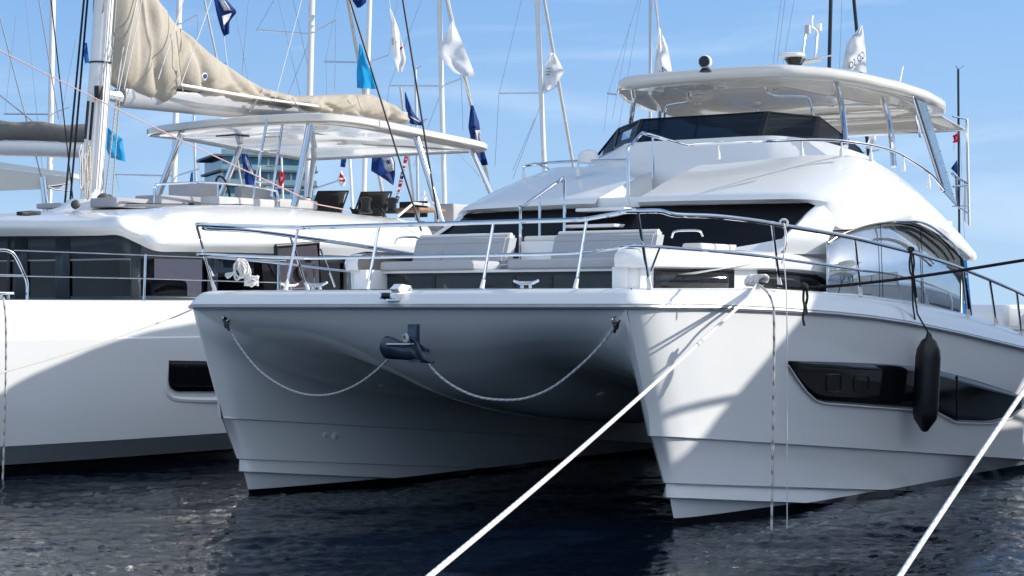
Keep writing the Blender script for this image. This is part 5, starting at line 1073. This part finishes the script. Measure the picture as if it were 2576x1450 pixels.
flag('large white flag with mirrored letters SO behind the radar', ([(2166, 64), (2130, 110), (2118, 172)], [(2170, 64), (2177, 120), (2180, 184)]), 52, 'flagwhite', letters=('GD SO', .98, .66, .26, .22, .55, True, 'ink'), seed=10)
flag('turquoise flag with white letter beside the thick mast', ([(268, 322), (266, 370), (275, 396)], [(272, 322), (308, 350), (316, 408)]), 48, 'cyan', letters=('E', .3, .36, .5, .16, 0, False, 'flagwhite'), seed=11)
flag('navy flag with large white emblem under the catamaran hardtop', ([(936, 395), (933, 430), (966, 450), (988, 466)], [(988, 395), (994, 410), (994, 440), (990, 466)]), 56, 'navy', marks=(([(.45, .02), (.95, .02), (.95, .48), (.6, .5)], 'flagwhite'), ([(.62, .12), (.8, .1), (.82, .22), (.66, .24)], 'navy')), seed=12)
flag('small navy flag hanging under the catamaran hardtop', ([(858, 400), (856, 420)], [(872, 400), (868, 422)]), 70, 'navy', seed=13, wave=.03)
flag('small white flag with red pattern above the deck chairs', ([(856, 432), (848, 452), (856, 468)], [(860, 430), (872, 452), (868, 468)]), 70, 'flagwhite', marks=(([(.2, .1), (.8, .3), (.7, .5), (.2, .4)], 'red'), ([(.2, .55), (.9, .6), (.8, .75), (.3, .7)], 'red')), seed=14, wave=.03)
flag('navy flag with white swan shape in front of the apartment tower', ([(607, 387), (612, 430), (618, 466)], [(622, 387), (640, 440), (642, 470)]), 62, 'navy', marks=(([(.55, .1), (.85, .2), (.95, .65), (.5, .6)], 'flagwhite'), ([(.1, .0), (.4, .0), (.5, .3), (.2, .3)], 'blue')), seed=15)
flag('blue flag below the ladder in front of the tower', ([(683, 455), (688, 480), (692, 505)], [(690, 452), (700, 480), (704, 505)]), 60, 'blue', seed=16, wave=.03)
flag('small red and white flag in front of the tower', ([(704, 436), (700, 455), (702, 468)], [(710, 430), (718, 448), (708, 470)]), 66, 'red', marks=(([(.3, .3), (.7, .35), (.6, .6), (.3, .6)], 'flagwhite'),), seed=17, wave=.03)
flag('small blue flag left of the helm console', ([(480, 436), (476, 468), (474, 488)], [(486, 432), (486, 468), (482, 486)]), 64, 'blue', marks=(([(.1, .55), (.9, .6), (.9, .66), (.1, .62)], 'flagwhite'),), seed=18, wave=.03)
flag('small yellow pennant left of the helm console', ([(472, 482), (469, 500)], [(474, 482), (478, 500)]), 60, 'yellow', seed=19, wave=.02)
flag('small yellow pennant behind the helm seat', ([(600, 466), (598, 490)], [(606, 466), (612, 492)]), 60, 'yellow', seed=20, wave=.02)
flag('dark blue flag cut by the top edge', ([(892, -30), (886, 2), (898, 20)], [(920, -30), (922, 6), (906, 20)]), 58, 'navy', seed=21)
flag('small blue flag left of the thick mast', ([(213, 108), (210, 135), (214, 160)], [(219, 108), (222, 135), (224, 158)]), 56, 'blue', seed=22, wave=.03)
flag('small red flag on the mast at the right edge', ([(2396, 342), (2400, 352), (2396, 360)], [(2412, 334), (2410, 346), (2412, 358)]), 84, 'red', marks=(([(.4, .35), (.65, .35), (.65, .65), (.4, .65)], 'flagwhite'),), seed=23, wave=.03)
flag('small navy flag low on the mast at the right edge', ([(2392, 424), (2400, 432), (2408, 440)], [(2408, 402), (2409, 420), (2411, 438)]), 84, 'navy', seed=24, wave=.03)
flag('white pennant under the aft awning of the power catamaran', ([(2192, 330), (2186, 350), (2176, 375)], [(2202, 330), (2204, 350), (2202, 372)]), 56, 'flagwhite', seed=25, wave=.03)
flag('white pennant behind the teak table', ([(1066, 480), (1058, 505), (1054, 528)], [(1070, 480), (1078, 505), (1086, 528)]), 50, 'flagwhite', seed=26, wave=.03)
for k, (mm, lb) in enumerate((('red', 'red signal flag, top of the diagonal string'), ('flagwhite', 'white signal flag second on the diagonal string'), ('navy', 'navy signal flag in the middle of the diagonal string'), ('red', 'red signal flag below the middle of the diagonal string'), ('flagwhite', 'white signal flag near the bottom of the diagonal string'), ('navy', 'navy signal flag lowest on the diagonal string'))):
    u0, v0 = lerp(1018, 992, k/6), lerp(392, 512, k/6); u1, v1 = lerp(1018, 992, (k+.9)/6), lerp(392, 512, (k+.9)/6)
    flag(lb, ([(u0, v0), (u1, v1)], [(u0+9, v0+4), (u1+8, v1+2)]), 45, mm, marks=(([(.2, .3), (.8, .2), (.8, .45), (.2, .6)], 'flagwhite' if mm != 'flagwhite' else 'red'),), seed=30+k, wave=.02, group='signal flags on a string')
for k, (u0, u1) in enumerate(((1010, 985), (1030, 1000), (1040, 1010))):
    pass

# ------------------------------------------------------------------ apartment tower far behind
def tower():
    d = 420.; s = d/FPX; base = D(650, 772, d); root = empty('apartment_tower', (base.x, base.y, 0), .35); tag(root, 'distant glass apartment tower with dark balconies seen under the hardtop', 'building')
    conc = mat('tower_concrete', (.16, .17, .20), .7); gls = mat('tower_glass', (.10, .24, .30), .1, .3, noise_amt=.5, nscale=.25); rail = mat('tower_glass_rail', (.28, .45, .50), .12, .2, noise_amt=.2, nscale=.2)
    wd, dp = 9.5, 9.0; H0 = (772-374)*s
    MB().box((-wd, -dp, 0), (wd, dp, H0)).build('core', gls, root, smooth=0)
    for k in range(12):
        z = H0-3.0*k-.3
        MB().box((-wd-1.3*(k % 2 == 0)-.6, -dp-1.2, z-.35), (wd+.6, dp+1.2, z+.1)).build('balcony_slab', conc, root, smooth=0)
        MB().box((-wd-.4, -dp-1.1, z+.1), (wd+.4, -dp-1.0, z+1.1)).build('balcony_rail', rail, root, smooth=0)
        for j in range(9):
            x = lerp(-wd, wd, j/8); 
            if (j+k) % 3: MB().box((x-.18, -dp-.12, z-2.6), (x+.18, -dp+.05, z-.35)).build('mullion', conc if j % 2 else M['white'], root, smooth=0)
    MB().box((-4, -5, H0), (5, 5, H0+2.2)).build('plant_room', conc, root, smooth=0)
tower()
# ------------------------------------------------------------------ motor yacht and banner beyond the stern
def motor_yacht():
    d = 40.; b = D(2600, 772, d); root = empty('motor_yacht', (b.x, b.y, 0), BOAT_ROT-.5); tag(root, 'white motor yacht with grey seats moored beyond the stern at the right edge', 'motor yacht')
    rows = []
    for k in range(12):
        t = k/11; x = lerp(-5.5, 5.5, t); wv = 1.8*math.sqrt(max(.003, math.sin(math.pi*min(.5, (1-t)*.7+.01))))
        rows.append([(x, -wv, 1.45), (x, -wv*.8, .3), (x, 0, -.4), (x, wv*.8, .3), (x, wv, 1.45), (x, 0, 1.5)])
    h = MB().grid(rows, True); h.f += [[0, 1, 2, 3, 4, 5]]; h.build('hull', M['hull2'], root)
    MB().box((-4.5, -1.5, 1.45), (2, 1.5, 1.95), .2).build('cabin', M['gel'], root); MB().box((-4.6, -1.2, 1.95), (-1.5, 1.2, 2.55), .1).build('flybridge', M['gel'], root)
    MB().box((-2.6, -.9, 2.3), (-2.2, .9, 2.75), .06).build('seat', M['seatgrey'], root)
    MB().box((-4.6, -1.55, 1.55), (1.5, 1.55, 1.8)).build('side_window', M['winglass'], root)
    rl = MB(); rl.tube([(-4.8, -1.2, 2.85), (-1, -1.2, 2.85)], .02); rl.tube([(-4.8, 1.2, 2.85), (-1, 1.2, 2.85)], .02)
    for x in (-4.7, -3, -1.2): rl.tube([(x, -1.2, 2.5), (x, -1.2, 2.85)], .018); rl.tube([(x, 1.2, 2.5), (x, 1.2, 2.85)], .018)
    rl.build('rail', M['chrome'], root)
motor_yacht()
bq = [D(2412, 652, 30), D(2432, 655, 30), D(2446, 795, 30), D(2424, 790, 30)]; c0 = (bq[2]+bq[3])/2
bn = MB().prism([p-c0 for p in bq], (0, .03, 0)).build('feather_banner', M['signblue'], smooth=0); bn.location = c0; tag(bn, 'narrow blue banner with white marks behind the saloon glass', 'banner')
for k, (t0, t1) in enumerate(((.28, .32), (.5, .53), (.62, .65), (.76, .81))):
    q = [bq[0].lerp(bq[3], t0), bq[1].lerp(bq[2], t0), bq[1].lerp(bq[2], t1), bq[0].lerp(bq[3], t1)]; m_ = sum(q, Vector())/4; q = [m_+(p-m_)*Vector((.6, 1, 1))-Vector((0, .01, 0))-c0 for p in q]; MB().prism(q, (0, .008, 0)).build('lettering', M['flagwhite'], bn, smooth=0)
